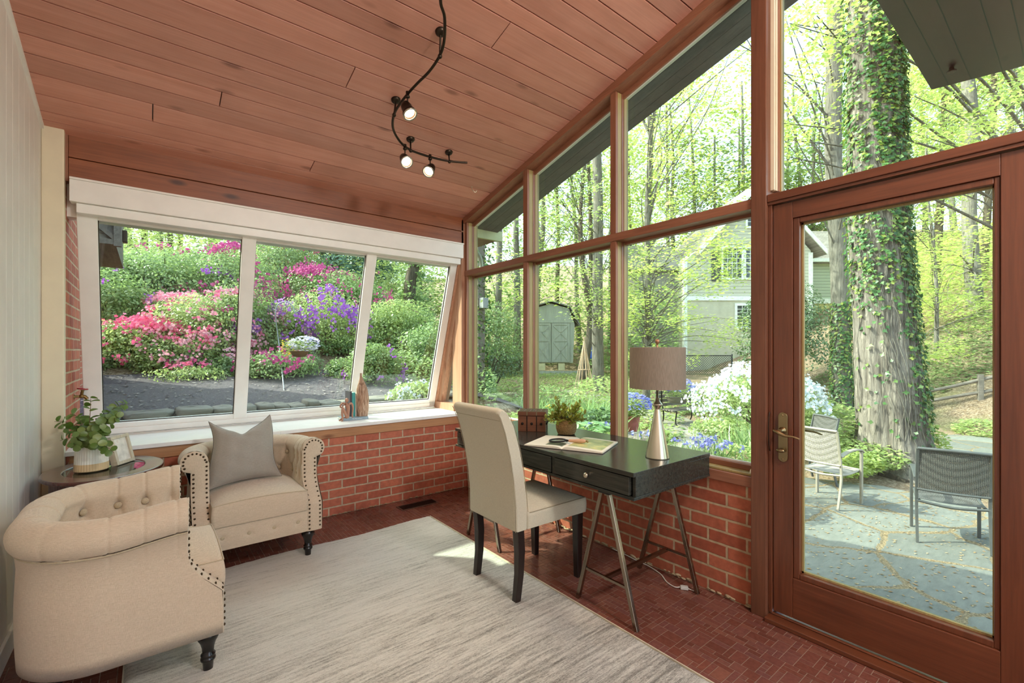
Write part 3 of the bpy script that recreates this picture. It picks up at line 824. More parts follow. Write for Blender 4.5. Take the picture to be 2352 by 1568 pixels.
# driftwood sculpture
ds = empty('driftwood_sculpture', (1.418, 3.84, SZ), 0, 'tall swirling driftwood sculpture on the white sill', 'sculpture')
def dw(i, j):
    a = 2*PI*i/144; t = j/70; z = .385*t
    tw = a+2.0*t
    rx = .050*(1-.18*(2*t-.7)**2)*(1-ss(.60, .98, t)*.78)
    ry = .030*(1-.3*(2*t-.7)**2)*(1-ss(.62, 1.0, t)*.7)
    g_ = 1+.06*math.sin(5*tw)+.03*math.sin(11*tw+4*t)
    x = rx*math.cos(a)*g_+.012*math.sin(5*t)*t
    if t < .15: x *= 1-.05
    return (x, ry*math.sin(a)*g_, z)
m = MB().grid(dw, 144, 71, True, True)
dm = Mat('driftwood', .75); nn = dm.noise(dm.mapping(dm.obj(), (90, 90, 9), rot=(0,.35,0)), 1, 5, .65, dist=1.2)
dm.col(dm.ramp(nn, [(.3, (96,66,48)), (.5, (168,130,104)), (.72, (214,190,168))])); dm.bump(nn, .004)
m.build('body', dm.m, ds)
MB().tube([(.014,0,.378),(.012,0,.392),(.016,0,.40)], [.008,.006,.003], 8).build('tip', plain('moss_grey', (110,110,84), .8), ds)
# thinker figure
tf = empty('thinker_figurine', (1.232, 3.80, SZ), 0, 'small carved wooden seated figure in thinking pose by the books', 'figurine')
m = MB()
sk = [((.030,0,.115),(.024,0,.140),.013,.012)]
M['carve'] = wood('carved_wood', (176,122,98), (200,148,122), (120,76,56), 2, .5, knots=False)
m.sphere((.042,0,.168), .0165, 14, 10, sq=(.85,1,1.15))
m.tube([(.036,.0,.150),(.040,0,.140),(.046,0,.128),(.052,0,.10),(.050,0,.05),(.046,0,.022)], [.006,.010,.019,.016,.014,.016], 10, sub=4)
m.tube([(.036,.010,.136),(.010,.014,.142),(-.006,.012,.120),(.004,.006,.112),(.030,0,.146)], [.009,.009,.0065,.006,.005], 8, sub=4)
m.tube([(.054,-.010,.136),(.078,-.012,.138),(.090,-.008,.10),(.088,0,.05),(.090,0,.016)], [.009,.009,.007,.006,.007], 8, sub=4)
m.tube([(.044,-.010,.025),(.022,-.014,.070),(.006,-.014,.108),(.0,-.014,.070),(.004,-.016,.012)], [.014,.012,.009,.009,.007], 8, sub=4)
m.tube([(.044,.012,.025),(.020,.016,.020),(-.004,.014,.012)], [.014,.010,.007], 8, sub=4)
m.tube([(.004,-.016,.006),(-.008,-.022,.005)], .006, 8); m.tube([(-.004,.014,.008),(-.016,.008,.006)], .006, 8)
m.build('body', M['carve'], tf)
# ------------------------------------------------------------------ rug
def rug_mat():
    m = Mat('rug_pile', .95, spec=.1)
    st = m.noise(m.mapping(m.obj(), (4.5, 62, 1)), 1, 8, .74, dist=.35)
    sp = m.noise(m.mapping(m.obj(), (90, 240, 60)), 1, 3, .8)
    gr_ = m.noise(m.obj(), 420, 2, .8)
    big = m.noise(m.mapping(m.obj(), (.5, 3.6, 1)), 1, 4)
    sep = m.node('ShaderNodeSeparateXYZ'); m.link(m.obj(), sep.inputs[0])
    # tone shifts darker toward one end of the rug
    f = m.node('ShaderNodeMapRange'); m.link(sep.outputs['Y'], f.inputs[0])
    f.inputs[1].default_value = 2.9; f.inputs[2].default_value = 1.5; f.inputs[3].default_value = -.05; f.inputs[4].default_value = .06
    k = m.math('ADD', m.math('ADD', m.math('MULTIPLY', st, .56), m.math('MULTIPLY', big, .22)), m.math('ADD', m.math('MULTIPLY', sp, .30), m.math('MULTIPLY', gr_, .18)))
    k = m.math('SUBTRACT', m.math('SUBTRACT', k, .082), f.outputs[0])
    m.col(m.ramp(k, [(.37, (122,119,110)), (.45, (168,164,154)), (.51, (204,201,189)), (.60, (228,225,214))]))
    m.bump(m.noise(m.obj(), 260, 3, .7), .006, 1.0)
    return m.m
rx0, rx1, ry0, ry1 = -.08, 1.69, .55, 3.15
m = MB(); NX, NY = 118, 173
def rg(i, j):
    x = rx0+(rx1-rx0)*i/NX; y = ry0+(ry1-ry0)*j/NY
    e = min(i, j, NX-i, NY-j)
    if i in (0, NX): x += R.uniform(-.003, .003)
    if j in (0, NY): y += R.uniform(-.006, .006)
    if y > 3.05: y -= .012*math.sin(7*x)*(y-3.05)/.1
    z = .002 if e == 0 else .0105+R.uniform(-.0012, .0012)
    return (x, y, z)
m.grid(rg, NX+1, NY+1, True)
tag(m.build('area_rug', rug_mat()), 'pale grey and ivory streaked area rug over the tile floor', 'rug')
ed = MB().box(rx1-.002, rx1+.003, ry0, ry1, 0.0005, .010)
MB().box(rx0-.003, rx0+.002, ry0, ry1, .0005, .010).build('binding', plain('rug_binding_left', (196,186,162), .9), bpy.data.objects['area_rug'])
ed = ed.build('binding', plain('rug_binding', (196,186,162), .9), bpy.data.objects['area_rug'])

# ------------------------------------------------------------------ writing desk on trestles
def desk_mat():
    m = Mat('black_stained_wood', .30, spec=.5)
    n = m.noise(m.mapping(m.obj(), (90, 5, 90)), 1, 5, .65, dist=.4)
    m.col(m.ramp(n, [(.3, (36,37,33)), (.7, (62,62,54))])); m.bump(n, .0005, .6)
    m.rgh(m.ramp(n, [(.2, (110,110,110)), (.8, (140,140,140))])); return m.m
M['desk'] = desk_mat()
DZ = .742
dk = empty('writing_desk', (1.985, 1.985, 0), 0, 'black stained writing desk on metal trestle legs under the windows', 'desk')
MB().box(-.325, .325, -.745, .745, .722, DZ).build('desktop', M['desk'], dk, bevel=.0015)
c = MB().box(-.305, .322, -.742, -.724, .632, .7215).box(-.305, .322, .724, .742, .632, .7215).box(.304, .322, -.724, .724, .632, .7215).box(-.322, .322, -.745, .745, .618, .6315)
for y in (-.2385, .2265): c.box(-.318, .300, y, y+.018, .632, .7215)
c.build('carcass', M['desk'], dk, bevel=.001)
for i, y0 in enumerate((-.722, -.2185, .2465)):
    y1 = (-.2405, .2245, .722)[i]
    dr = MB().box(-.324, -.305, y0+.003, y1-.003, .636, .718).build('drawer', M['desk'], dk, bevel=.0015)
    if i != 1:
        k = MB().lathe([(.005,0),(.005,.012),(.0115,.016),(.0125,.020),(.0115,.0235),(.0,.0245)], 18, T((-.324, (y0+y1)/2, .680)) @ RY(-PI/2)).build('knob', M['nickel'], dr)
    else:
        MB().lathe([(.0022,0),(.0022,.0006)], 8, T((-.324, (y0+y1)/2, .680)) @ RY(-PI/2)).build('screw_hole', M['black'], dr)
M['tubem'] = plain('trestle_tube', (150,136,120), .24, 1.0, var=.05)
for sy in (-1, 1):
    ts = empty('trestle', (0, sy*.52, 0)); ts.parent = dk
    MB().box(-.26, .29, -.035, .035, .585, .6175).build('top_plate', M['black'], ts, bevel=.001)
    for x in (-.245, .275):
        for s in (-1, 1):
            MB().tube([(x, s*.018, .600), (x, s*.182, .001)], .0145, 4, square=True).build('leg', M['tubem'], ts, bevel=.002)
        MB().tube([(x, -.135, .175), (x, .135, .175)], .008, 4, square=True).build('crossbar', M['tubem'], ts)
    MB().tube([(-.245, 0, .172), (.275, 0, .172)], .0125, 4, square=True).build('stretcher', M['tubem'], ts)

# ------------------------------------------------------------------ upholstered side chair
pc = empty('dining_chair', (1.68, 1.985, 0), PI/2, 'oatmeal linen high backed chair with dark wooden legs at the desk', 'chair')
back = [(.252,.372),(.254,.50),(.268,.64),(.290,.76),(.322,.88),(.352,.952),(.362,.972),(.357,.990),(.338,.996),(.318,.988),(.296,.968),(.258,.90),(.222,.78),(.196,.66),(.180,.54),(.172,.46),(.172,.372)]
bm = MB(); n = len(back)
cols = [-.212, -.205, -.19, 0, .19, .205, .212]
def bk(i, j):
    y, z = back[i]; cx, cy = .22, .0
    k = abs(cols[j]); ins = .010 if k > .208 else (.003 if k > .2 else 0)
    yc = sum(p[0] for p in back)/n
    mid = back[(n-1-i) % n]
    dy = (mid[0]-y); dz = (mid[1]-z); L = math.hypot(dy, dz) or 1
    return (cols[j], y+dy/L*ins, z+dz/L*ins-(ins if i in (6,7,8,9) else 0))
bm.grid(bk, n, len(cols), True, True, False)
for j in (0, len(cols)-1): bm.add([bk(i, j) for i in range(n)], [tuple(range(n)) if j else tuple(range(n))[::-1]])
bko = bm.build('backrest', M['linen2'], pc, bevel=.006, seg=2)
sm_ = MB()
for x in (-.211, .211):
    sm_.tube([(x, *back[i]) for i in range(0, 7)], .0016, 5)
    sm_.tube([(x, *back[i]) for i in range(9, n-1)], .0016, 5)
sm_.tube([(-.205, .345, .935), (0, .3455, .9355), (.205, .345, .935)], .0011, 5)
sm_.build('piping', plain('seam_thread', (150,140,114), .9), bko)
sm_ = MB()
def se(i, j):
    u = -1+2*i/24; v = -1+2*j/24
    w = .212+.010*(1-v)/2
    x = u*w; y = -.245+(v+1)/2*.42
    z = .452+.026*(1-u**4)*(1-max(0, -v)**4)
    return (x, y, z)
sm_.grid(se, 25, 25)
ring = [se(i, 0) for i in range(25)]+[se(24, j) for j in range(1, 25)]+[se(i, 24) for i in range(23, -1, -1)]+[se(0, j) for j in range(23, 0, -1)]
sm_.grid(lambda i, j: (ring[i][0]*(1+.015*math.sin(PI*j/5)), ring[i][1]+(-.004*math.sin(PI*j/5) if ring[i][1] < -.2 else 0), .372+(ring[i][2]-.372)*j/5), len(ring), 6, True, True)
sto = sm_.build('seat', M['linen2'], pc, weld=True)
MB().tube([(-.216, .165, .455), (-.221, -.243, .454), (.221, -.243, .454), (.216, .165, .455)], .0016, 5).build('piping', bpy.data.materials['seam_thread'], sto)
def taper(x0, y0, z0, h0, x1, y1, z1, h1, mids=()):
    L = [(x0, y0, z0, h0)]+list(mids)+[(x1, y1, z1, h1)]; vs = []; fs = []
    for x, y, z, h in L: vs += [(x-h, y-h, z), (x+h, y-h, z), (x+h, y+h, z), (x-h, y+h, z)]
    for k in range(len(L)-1):
        o = 4*k; fs += [(o, o+1, o+5, o+4), (o+1, o+2, o+6, o+5), (o+2, o+3, o+7, o+6), (o+3, o, o+4, o+7)]
    q = 4*(len(L)-1); fs += [(3,2,1,0), (q, q+1, q+2, q+3)]
    return MB().add(vs, fs)
for sx in (-1, 1):
    taper(sx*.182, -.222, 0, .0165, sx*.184, -.218, .374, .023).build('leg', M['chairleg'], pc, bevel=.003)
    taper(sx*.178, .222, 0.0, .0165, sx*.182, .212, .374, .022, [(sx*.179, .205, .14, .0185), (sx*.181, .203, .26, .021)]).build('leg', M['chairleg'], pc, bevel=.003)

# ------------------------------------------------------------------ table lamp
lp = empty('table_lamp', (2.0, 1.350, DZ), 0, 'satin nickel cone table lamp with taupe drum shade on the desk', 'lamp')
b = MB().lathe([(.0,.0),(.057,.0),(.059,.002),(.0585,.005),(.016,.232),(.0125,.240),(.0125,.245),(.024,.262),(.026,.266),(.024,.270),(.013,.283),(.0095,.296),(.006,.298),(.006,.36)], 48, cap=False)
bo = b.build('base', M['nickel'], lp)
toward = math.atan2(-1.35, -2.0)
MB().box(.0, .004, -.011, .011, .016, .030, RZ(toward+.15) @ T((.0535,0,0)) @ RY(math.radians(-10))).build('charging_port', M['black'], bo)
def shade_mat():
    m = Mat('taupe_shade', .8, spec=.2); a = m.noise(m.mapping(m.obj(), (500,500,30)), 1, 3); m.col(m.ramp(a, [(.35, (124,113,99)), (.65, (142,131,116))]))
    m.bump(a, .0006); return m.m
sh = MB()
sh.lathe([(.136,.348),(.136,.352),(.1345,.548),(.1345,.552),(.1325,.552),(.1325,.548),(.134,.352),(.134,.348),(.136,.348)], 64, cap=False)
sho = sh.build('lamp_shade', shade_mat(), lp)
MB().tube([(-.133,0,.545),(0,0,.548),(.133,0,.545)], .0015, 5).tube([(0,-.133,.545),(0,0,.548),(0,.133,.545)], .0015, 5).build('spider', M['nickel'], sho)
MB().lathe([(.005,.545),(.005,.560),(.003,.562),(.004,.566),(.010,.576),(.011,.584),(.008,.592),(.0,.595)], 18, cap=False).build('finial', plain('finial_wood', (170,130,96), .4, .5), lp)
MB().sphere((0,0,.42), .028, 14, 10).lathe([(.013,.355),(.013,.40)], 12).build('bulb', plain('opal_bulb', (236,232,220), .3), lp)

# ------------------------------------------------------------------ box, plant, book, magnifier
bx = empty('keepsake_box', (2.040, 2.345, DZ), math.radians(-48), 'carved wooden keepsake box with dark metal bands at the desk end', 'box')
M['bxw'] = wood('sheesham', (112,66,42), (138,86,56), (66,38,26), 0, .45, knots=False)
M['iron'] = plain('black_iron', (44,38,34), .5, .7)
bw_, bd_ = .092, .078
MB().box(-bw_, bw_, -bd_, bd_, 0, .101).build('body', M['bxw'], bx, bevel=.0015)
ld = MB().box(-bw_-.002, bw_+.002, -bd_-.002, bd_+.002, .104, .131).build('lid', M['bxw'], bx, bevel=.002)
ir = MB()
for x in (-.032, .032):
    ir.box(x-.003, x+.003, -bd_-.0022, -bd_, .003, .101).box(x-.003, x+.003, bd_, bd_+.0022, .003, .101)
for y in (-.028, .028): ir.box(bw_, bw_+.0022, y-.003, y+.003, .003, .101).box(-bw_-.0022, -bw_, y-.003, y+.003, .003, .101)
ir.build('bands', M['iron'], bx)
kn = MB()
for x in (-.062, 0, .062): kn.sphere((x, -bd_-.003, .052), .0085, 10, 6, sq=(1,.9,1))
for y in (-.052, 0, .052): kn.sphere((bw_+.003, y, .052), .0075, 10, 6, sq=(.9,1,1))
kn.build('studs', M['iron'], bx)
ir = MB()
for x in (-.032, .032): ir.box(x-.003, x+.003, -bd_-.0042, -bd_-.002, .105, .130)
for k in range(5):
    for j in range(4):
        cx, cy = -.074+.037*k, -.054+.036*j
        ir.tube([(cx+.012*math.cos(2*PI*q/10), cy+.012*math.sin(2*PI*q/10), .1325) for q in range(11)], .0022, 5, caps=False)
for s in (-1, 1): ir.box(-bw_, bw_, s*.072-.002, s*.072+.002, .131, .1335); ir.box(s*.086-.002, s*.086+.002, -bd_, bd_, .131, .1335)
ir.build('lid_fretwork', plain('aged_fret', (120,112,84), .6, .4), ld)

pp = empty('potted_plant', (2.100, 2.090, DZ), 0, 'small leafy green plant in a round woven rope pot on the desk', 'plant')
m = MB()
def rope(i, j):
    a = 2*PI*i/96; t = j/60; z = .004+.096*t
    r = .046+.020*math.sin(PI*min(1, .12+t*.80)); r += .0017*math.sin(2*PI*13*t)+.0008*math.sin(24*a+ (PI if int(13*t) % 2 else 0))
    return (r*math.cos(a), r*math.sin(a), z)
m.grid(rope, 96, 61, True, True); m.lathe([(.0,.004),(.046,.004)], 30, cap=False).lathe([(.054,.100),(.050,.098),(.047,.07),(.0,.07)], 30, cap=False)
rm = Mat('seagrass', .85); nn = rm.noise(rm.mapping(rm.obj(), (160,160,420)), 1, 3); rm.col(rm.ramp(nn, [(.35, (112,84,48)), (.6, (178,146,96)), (.8, (206,180,130))])); rm.bump(nn, .002)
m.build('rope_pot', rm.m, pp)
M['boxleaf'] = leafm('box_leaf', [(140,150,48), (168,174,66), (196,196,96), (118,134,44)], .4, .04)
st_ = MB(); lf = MB()
def leafblade(mb, base, d, L, W, up, curl=.15):
    d = d.normalized(); s = d.cross(up); s = s.normalized() if s.length > 1e-4 else d.orthogonal().normalized(); nrm = s.cross(d)
    P = [base, base+d*L*.35+s*W*.5+nrm*W*.12, base+d*L*.35-s*W*.5+nrm*W*.12, base+d*L*.72+s*W*.38+nrm*(W*.10-curl*L*.3), base+d*L*.72-s*W*.38+nrm*(W*.10-curl*L*.3), base+d*L-nrm*curl*L*.8, base+d*L*.35, base+d*L*.72-nrm*curl*L*.3]
    mb.add(P, [(0,6,1), (0,2,6), (6,7,3,1), (2,4,7,6), (7,5,3), (4,5,7)], True)
for k in range(64):
    a = R.uniform(0, 2*PI); e = R.uniform(.05, 1.25); L = R.uniform(.075, .125)*(1.25 if e > .9 else 1)
    d = Vector((math.cos(a)*math.cos(e), math.sin(a)*math.cos(e), math.sin(e)))
    b0 = Vector((math.cos(a)*.02, math.sin(a)*.02, .075)); 
    P = [b0+d*L*t+Vector((0,0,.03*t*(1-t))) for t in (0, .35, .7, 1)]
    st_.tube(P, .0012, 5)
    for q in range(8):
        t = .3+.7*q/7; c0 = b0+d*L*t+Vector((0,0,.03*t*(1-t)))
        dd = (d*.6+Vector((R.uniform(-1,1), R.uniform(-1,1), R.uniform(-.5,1)))).normalized()
        leafblade(lf, c0, dd, R.uniform(.026,.036), R.uniform(.015,.020), Vector((R.uniform(-.3,.3), R.uniform(-.3,.3), 1)))
st_.build('stems', M['stem'], pp); lf.build('leaves', M['boxleaf'], pp)

ob = empty('open_book', (1.889, 1.838, DZ), math.radians(-65.8), 'large open picture book lying flat on the black desk', 'book')
bl, bh = .225, .155
m = MB().box(-bl-.004, -.006, -bh-.004, bh+.004, 0, .0025).box(.006, bl+.004, -bh-.004, bh+.004, 0, .0025).box(-.006, .006, -bh-.004, bh+.004, 0, .002)
m.build('cover', plain('book_cover_dark', (60,48,46), .5), ob, bevel=.0006)
def page_h(x, hmax):
    t = min(1, abs(x)/bl); return .0028+hmax*(1-math.exp(-t*16))*(1-.62*t**1.3)
for s, hm in ((-1, .013), (1, .017)):
    m = MB(); n_ = 24
    m.grid(lambda i, j: (s*bl*i/n_, -bh+2*bh*j/2, page_h(bl*i/n_, hm)), n_+1, 3)
    m.grid(lambda i, j: (s*bl*i/n_, -bh, .0026+(page_h(bl*i/n_, hm)-.0026)*j), n_+1, 2)
    m.grid(lambda i, j: (s*bl*i/n_, bh, .0026+(page_h(bl*i/n_, hm)-.0026)*j), n_+1, 2)
    m.box(s*bl-.0002, s*bl+.0002, -bh, bh, .0026, page_h(bl, hm))
    m.build('pages', plain('cream_pages', (234,226,204), .6, var=.02), ob)
def picture(name, x0, x1, y0, y1, hm, stops, sc):
    mm = Mat(name, .35); mm.col(mm.ramp(mm.noise(mm.obj(), sc, 4, .6), stops))
    q = MB().grid(lambda i, j: (x0+(x1-x0)*i/16, y0+(y1-y0)*j, page_h(x0+(x1-x0)*i/16, hm)+.0004), 17, 2)
    q.build('printed_photo', mm.m, ob)
picture('meadow_print', .022, .210, -.120, .130, .017, [(.3, (128,140,84)), (.5, (176,182,126)), (.65, (212,204,130)), (.8, (196,206,190))], 16)
picture('dark_print', -.110, -.012, -.125, -.045, .013, [(.3, (50,54,40)), (.6, (120,124,90))], 22)  # dark mottled rectangle beside the gutter
text('notes', .004, M['ink'], ob, (-.15, .06, .0145), (0,0,0)).name if False else None

mg = empty('magnifying_glass', (1.826, 1.886, DZ+.016), math.radians(-62), 'magnifying glass with turned wooden handle resting on the open book', 'magnifying glass')
tl = RY(math.radians(-3))
m = MB().tube([(.046*math.cos(2*PI*k/40), .046*math.sin(2*PI*k/40), .008) for k in range(41)], .0048, 8, M=tl, caps=False)
m.build('rim', M['iron'], mg)
MB().lathe([(0,-.0035),(.03,-.002),(.044,0),(.03,.002),(0,.0035)], 36, tl @ T((0,0,.008)), cap=False).build('lens', glassm('lens_glass', (240,246,244)), mg)
MB().lathe([(.006,0),(.0075,.008),(.005,.012),(.007,.018)], 16, tl @ T((.048,0,.008)) @ RY(PI/2)).build('collar', M['iron'], mg)
MB().lathe([(.007,.0),(.009,.006),(.0095,.03),(.0125,.07),(.0115,.088),(.006,.098)], 20, tl @ T((.066,0,.008)) @ RY(PI/2)).build('handle', wood('turned_handle', (206,158,120), (224,180,144), (170,120,84), 0, .4, knots=False), mg)
MB().lathe([(.006,0),(.0055,.006),(.009,.009),(.009,.013),(.004,.016)], 16, tl @ T((.164,0,.008)) @ RY(PI/2)).build('end_cap', M['brass'], mg)

# lamp cord on the floor
cd = MB().tube([(2.325,1.90,.010),(2.327,1.80,.006),(2.318,1.70,.004),(2.315,1.62,.004),(2.285,1.52,.004),(2.235,1.45,.004),(2.218,1.39,.006),(2.235,1.365,.010)], .0032, 6, sub=6)
cdo = tag(cd.build('power_cord', plain('white_cord', (214,208,196), .5)), 'white power cord lying on the tiles behind the desk trestle', 'cord')
MB().box(-.02, .02, -.011, .011, .0, .018, T((2.245,1.350,.001)) @ RZ(-.9)).build('plug', plain('plug_grey', (190,186,176), .5), cdo, bevel=.003)
MB().tube([(2.255,1.335,.008),(2.262,1.31,.005),(2.268,1.29,.004)], .0032, 6).build('wire', bpy.data.materials['white_cord'], cdo)
# ------------------------------------------------------------------ track light
TR = [(.93,1.50,2.96),(.985,1.70,2.908),(1.04,1.838,2.875),(1.098,1.902,2.858),(1.159,2.013,2.829),(1.182,2.103,2.806),(1.18,2.211,2.778),(1.161,2.302,2.754),(1.146,2.40,2.729),(1.138,2.504,2.701),(1.146,2.590,2.680),(1.185,2.685,2.655),(1.255,2.761,2.634),(1.325,2.808,2.623),(1.395,2.829,2.618),(1.527,2.834,2.616),(1.667,2.82,2.619),(1.794,2.785,2.629)]
TR = [(.70,1.30,3.012)]+TR
tk = empty('track_light', (1.16, 2.2, 2.75), 0, 'curving dark bronze monorail track light with three spotlights under the ceiling', 'ceiling light')
tinv = T((-1.16,-2.2,-2.75))
def tp(mb, name, mat, parent=None, **k):
    o = mb.build(name, mat, parent or tk, **k)
    if parent is None: o.matrix_parent_inverse = tinv
    return o
tp(MB().tube([(x,y,z) for x,y,z in TR], .0075, 8, sub=6), 'rail', M['metal'])
def stand(x, y, z, dx=0, dy=0):
    cz = ceil_z(y+dy)
    sl_ = RX(-math.atan(.26))
    m = MB().lathe([(.028,0),(.028,-.008),(.020,-.018),(.008,-.022)], 20, T((x+dx, y+dy, cz)) @ sl_)
    m.tube([(x+dx, y+dy, cz-.015), (x, y, z)], .0055, 8).sphere((x, y, z-.004), .0115, 12, 8, sq=(1,1,1.1))
    tp(m, 'mount', M['metal'])
stand(1.182, 2.095, 2.808, -.006, -.017)
stand(1.143, 2.575, 2.684, .02, .02)
stand(1.372, 2.825, 2.619, .02, .045)
stand(1.667, 2.82, 2.619, .03, .06)
stand(.85, 1.42, 2.985)
bulbm = emit('warm_bulb', (255,220,176), 9.0)
def spot(x, y, z, aim, power=6):
    h = tp(MB().lathe([(.010,.0),(.010,-.022),(.013,-.026),(.013,-.034),(.006,-.038)], 14, T((x,y,z+.014))).tube([(x,y,z-.015),(x,y,z-.06)], .0045, 8), 'spot_holder', M['metal'])
    a = Vector(aim).normalized(); q = a.to_track_quat('Z','Y').to_matrix().to_4x4(); c = Vector((x, y, z-.085))
    Mx = T(c) @ q @ Matrix.Scale(1.28, 4)
    hb = MB().lathe([(.010,-.034),(.020,-.030),(.024,-.012),(.024,.012),(.030,.020),(.030,.034)], 22, Mx, cap=False).lathe([(.0,-.034),(.010,-.034)], 22, Mx, cap=False)
    hb.tube([c+Vector((0,0,.03)), c+Vector((.018,0,.012)), c+Vector((.024,0,-.005))], .003, 6); hb.tube([c+Vector((0,0,.03)), c+Vector((-.018,0,.012)), c+Vector((-.024,0,-.005))], .003, 6)
    hs = hb.build('spot_head', M['metal'], h)
    bb_ = MB().lathe([(.0,.022),(.023,.024),(.0235,.010)], 20, Mx, cap=False).build('bulb', bulbm, h)
    MB().lathe([(.0298,.030),(.032,.030),(.032,.036),(.0265,.036),(.0265,.031)], 22, Mx, cap=False).build('rim', M['steel'], h)
    L = bpy.data.lights.new('spot_lamp', 'SPOT'); L.energy = power; L.color = (1,.82,.6); L.spot_size = 1.2; L.spot_blend = .5; L.shadow_soft_size = .02
    lo = bpy.data.objects.new('spot_lamp', L); C.objects.link(lo); lo.location = c+a*.06; lo.rotation_euler = (-a).to_track_quat('Z','Y').to_euler()
spot(1.146, 2.40, 2.729, (.10, -.35, -.6), 14)
spot(1.322, 2.806, 2.622, (-.05, -.55, -.5), 14)
spot(1.522, 2.834, 2.616, (-.45, -.35, -.55), 14)
# little ceiling hook
tag(MB().tube([(2.094,3.179,ceil_z(3.179)),(2.094,3.179,2.615),(2.100,3.172,2.600),(2.118,3.165,2.588),(2.128,3.160,2.600),(2.128,3.160,2.608)], .0022, 6, sub=5).build('ceiling_hook', M['nickel']), 'small bright metal hook screwed into the plank ceiling', 'hook')
# ------------------------------------------------------------------ outdoors
def bdist(x, y): return .6207*x+.784*y
def ground(x, y):
    b = bdist(x, y)
    gr = -.60+.62*ss(10, 20, b)+.06*ss(15, 26, b)
    far = .24*max(0, b-27)**1.05
    rgt = .30*max(0, (x-.9*max(y, 0))-13.0)
    gr += far+min(rgt, 8)
    if y < 8.3: gl = .34+.30*ss(5.6, 6.15, y)+.11*max(0, y-6)
    elif y < 12.5: gl = .893+.44*(y-8.3)
    else: gl = 2.741+.22*(y-12.5)
    gl = min(gl, 5.5+.1*(y-20))
    w = (1-ss(1.8, 6.5, x-.25*y))*ss(3.2, 5.2, y)
    return gl*w+gr*(1-w)
def G(x, y, d=0): return Vector((x, y, ground(x, y)+d))
def gat(u, b, d=0):
    p = at(u, 804, b); return G(p.x, p.y, d)
m = MB(); xs = np.concatenate([np.linspace(-14, 14, 85), np.linspace(14.8, 60, 46)]); ysg = np.concatenate([np.linspace(-20, 3.0, 30), np.linspace(3.3, 20, 60), np.linspace(21, 60, 38)])
def gpt(i, j):
    x, y = float(xs[i]), float(ysg[j])
    z = ground(x, y)+.05*math.sin(x*1.7)*math.cos(y*1.3)*ss(7, 12, bdist(x, y))
    if x < 2.5 and y < 3.9: z = -.9
    elif y < 5.5 and x < 4: z -= .2
    return (x, y, z)
m.grid(gpt, len(xs), len(ysg))
gm = Mat('woodland_floor', .95, spec=.1)
n1 = gm.noise(gm.obj(), 26, 6, .7); n2 = gm.noise(gm.obj(), .55, 3)
litter = gm.ramp(n1, [(.3, (92,74,56)), (.5, (160,136,112)), (.7, (214,196,174))])
green = gm.ramp(n1, [(.3, (66,74,44)), (.5, (108,118,74)), (.7, (142,150,104))])
gm.col(gm.mix(gm.ramp(n2, [(.52, (0,0,0)), (.70, (220,220,220))]), litter, green)); gm.bump(n1, .05)
struct(m.build('ground', gm.m), 'leaf strewn garden ground rising into woods')
# mulch bank behind the window
m = MB()
m.grid(lambda i, j: G(-6+12.0*i/48, 6.05+2.3*j/16, .015+R.uniform(0,.012)), 49, 17)
mu = Mat('mulch', .95, spec=.15); n1 = mu.noise(mu.obj(), 55, 6, .75); n2 = mu.noise(mu.mapping(mu.obj(), (30,90,30), rot=(0,0,.6)), 1, 3)
mu.col(mu.mix(mu.ramp(n2, [(.66, (0,0,0)), (.74, (255,255,255))]), mu.ramp(n1, [(.3, (66,60,62)), (.55, (106,98,102)), (.8, (160,150,152))]), s2l((196,184,170)))); mu.bump(n1, .010)
struct(m.build('mulch_bed', mu.m), 'dark mulch bank beyond the back window')

def slate_mat(name, sc, c1, c2, crack=.025, rot=0.2):
    m = Mat(name, .7, spec=.3)
    d = m.noise(m.obj(), 2.2, 4, out='Color')
    va = m.node('ShaderNodeVectorMath', operation='MULTIPLY_ADD'); m.link(d, va.inputs[0]); va.inputs[1].default_value = (.22,.22,0); m.link(m.obj(), va.inputs[2])
    mp = m.mapping(va.outputs[0], (sc, sc*1.25, 0), rot=(0,0,rot))
    e = m.node('ShaderNodeTexVoronoi', feature='DISTANCE_TO_EDGE', voronoi_dimensions='2D'); e.inputs['Scale'].default_value = 1; m.link(mp, e.inputs['Vector'])
    c = m.node('ShaderNodeTexVoronoi', voronoi_dimensions='2D'); c.inputs['Scale'].default_value = 1; m.link(mp, c.inputs['Vector'])
    sep = m.node('ShaderNodeSeparateColor'); m.link(c.outputs['Color'], sep.inputs[0])
    base = m.ramp(sep.outputs[0], [(0, c1), (1, c2)])
    g_ = m.noise(m.mapping(m.obj(), (6, 18, 6), rot=(0,0,.5)), 1, 6, .65)
    base = m.mix(.5, base, m.ramp(g_, [(.3, (170,172,170)), (.7, (255,255,255))]), 'MULTIPLY')
    lit = m.noise(m.obj(), 60, 4, .7)
    lc = m.ramp(lit, [(.35, (84,74,58)), (.5, (126,110,84)), (.7, (184,160,130))])
    wv = m.math('MULTIPLY', m.noise(m.obj(), 3, 3), crack*2)
    f = m.math('LESS_THAN', e.outputs['Distance'], wv)
    spots = m.ramp(m.noise(m.mapping(m.obj(), (40,40,40)), 1, 2), [(.70, (0,0,0)), (.72, (255,255,255))])
    base = m.mix(m.math('MULTIPLY', spots, .6), base, s2l((170,140,100)))
    m.col(m.mix(f, base, lc))
    h = m.math('ADD', m.math('MULTIPLY', m.math('MINIMUM', e.outputs['Distance'], .05), 8), m.math('MULTIPLY', g_, .3))
    m.bump(h, .02); return m.m
M['slate'] = slate_mat('flagstone', 1.15, (112,113,108), (136,137,130), .030)
pa = MB().prism([(2.46,-5),(2.46,1.15),(3.2,1.9),(4.6,2.35),(6.4,2.75),(7.4,2.55),(7.75,1.75),(7.6,.6),(8.4,-1.5),(9,-5)], -.7, -.55, 'z')
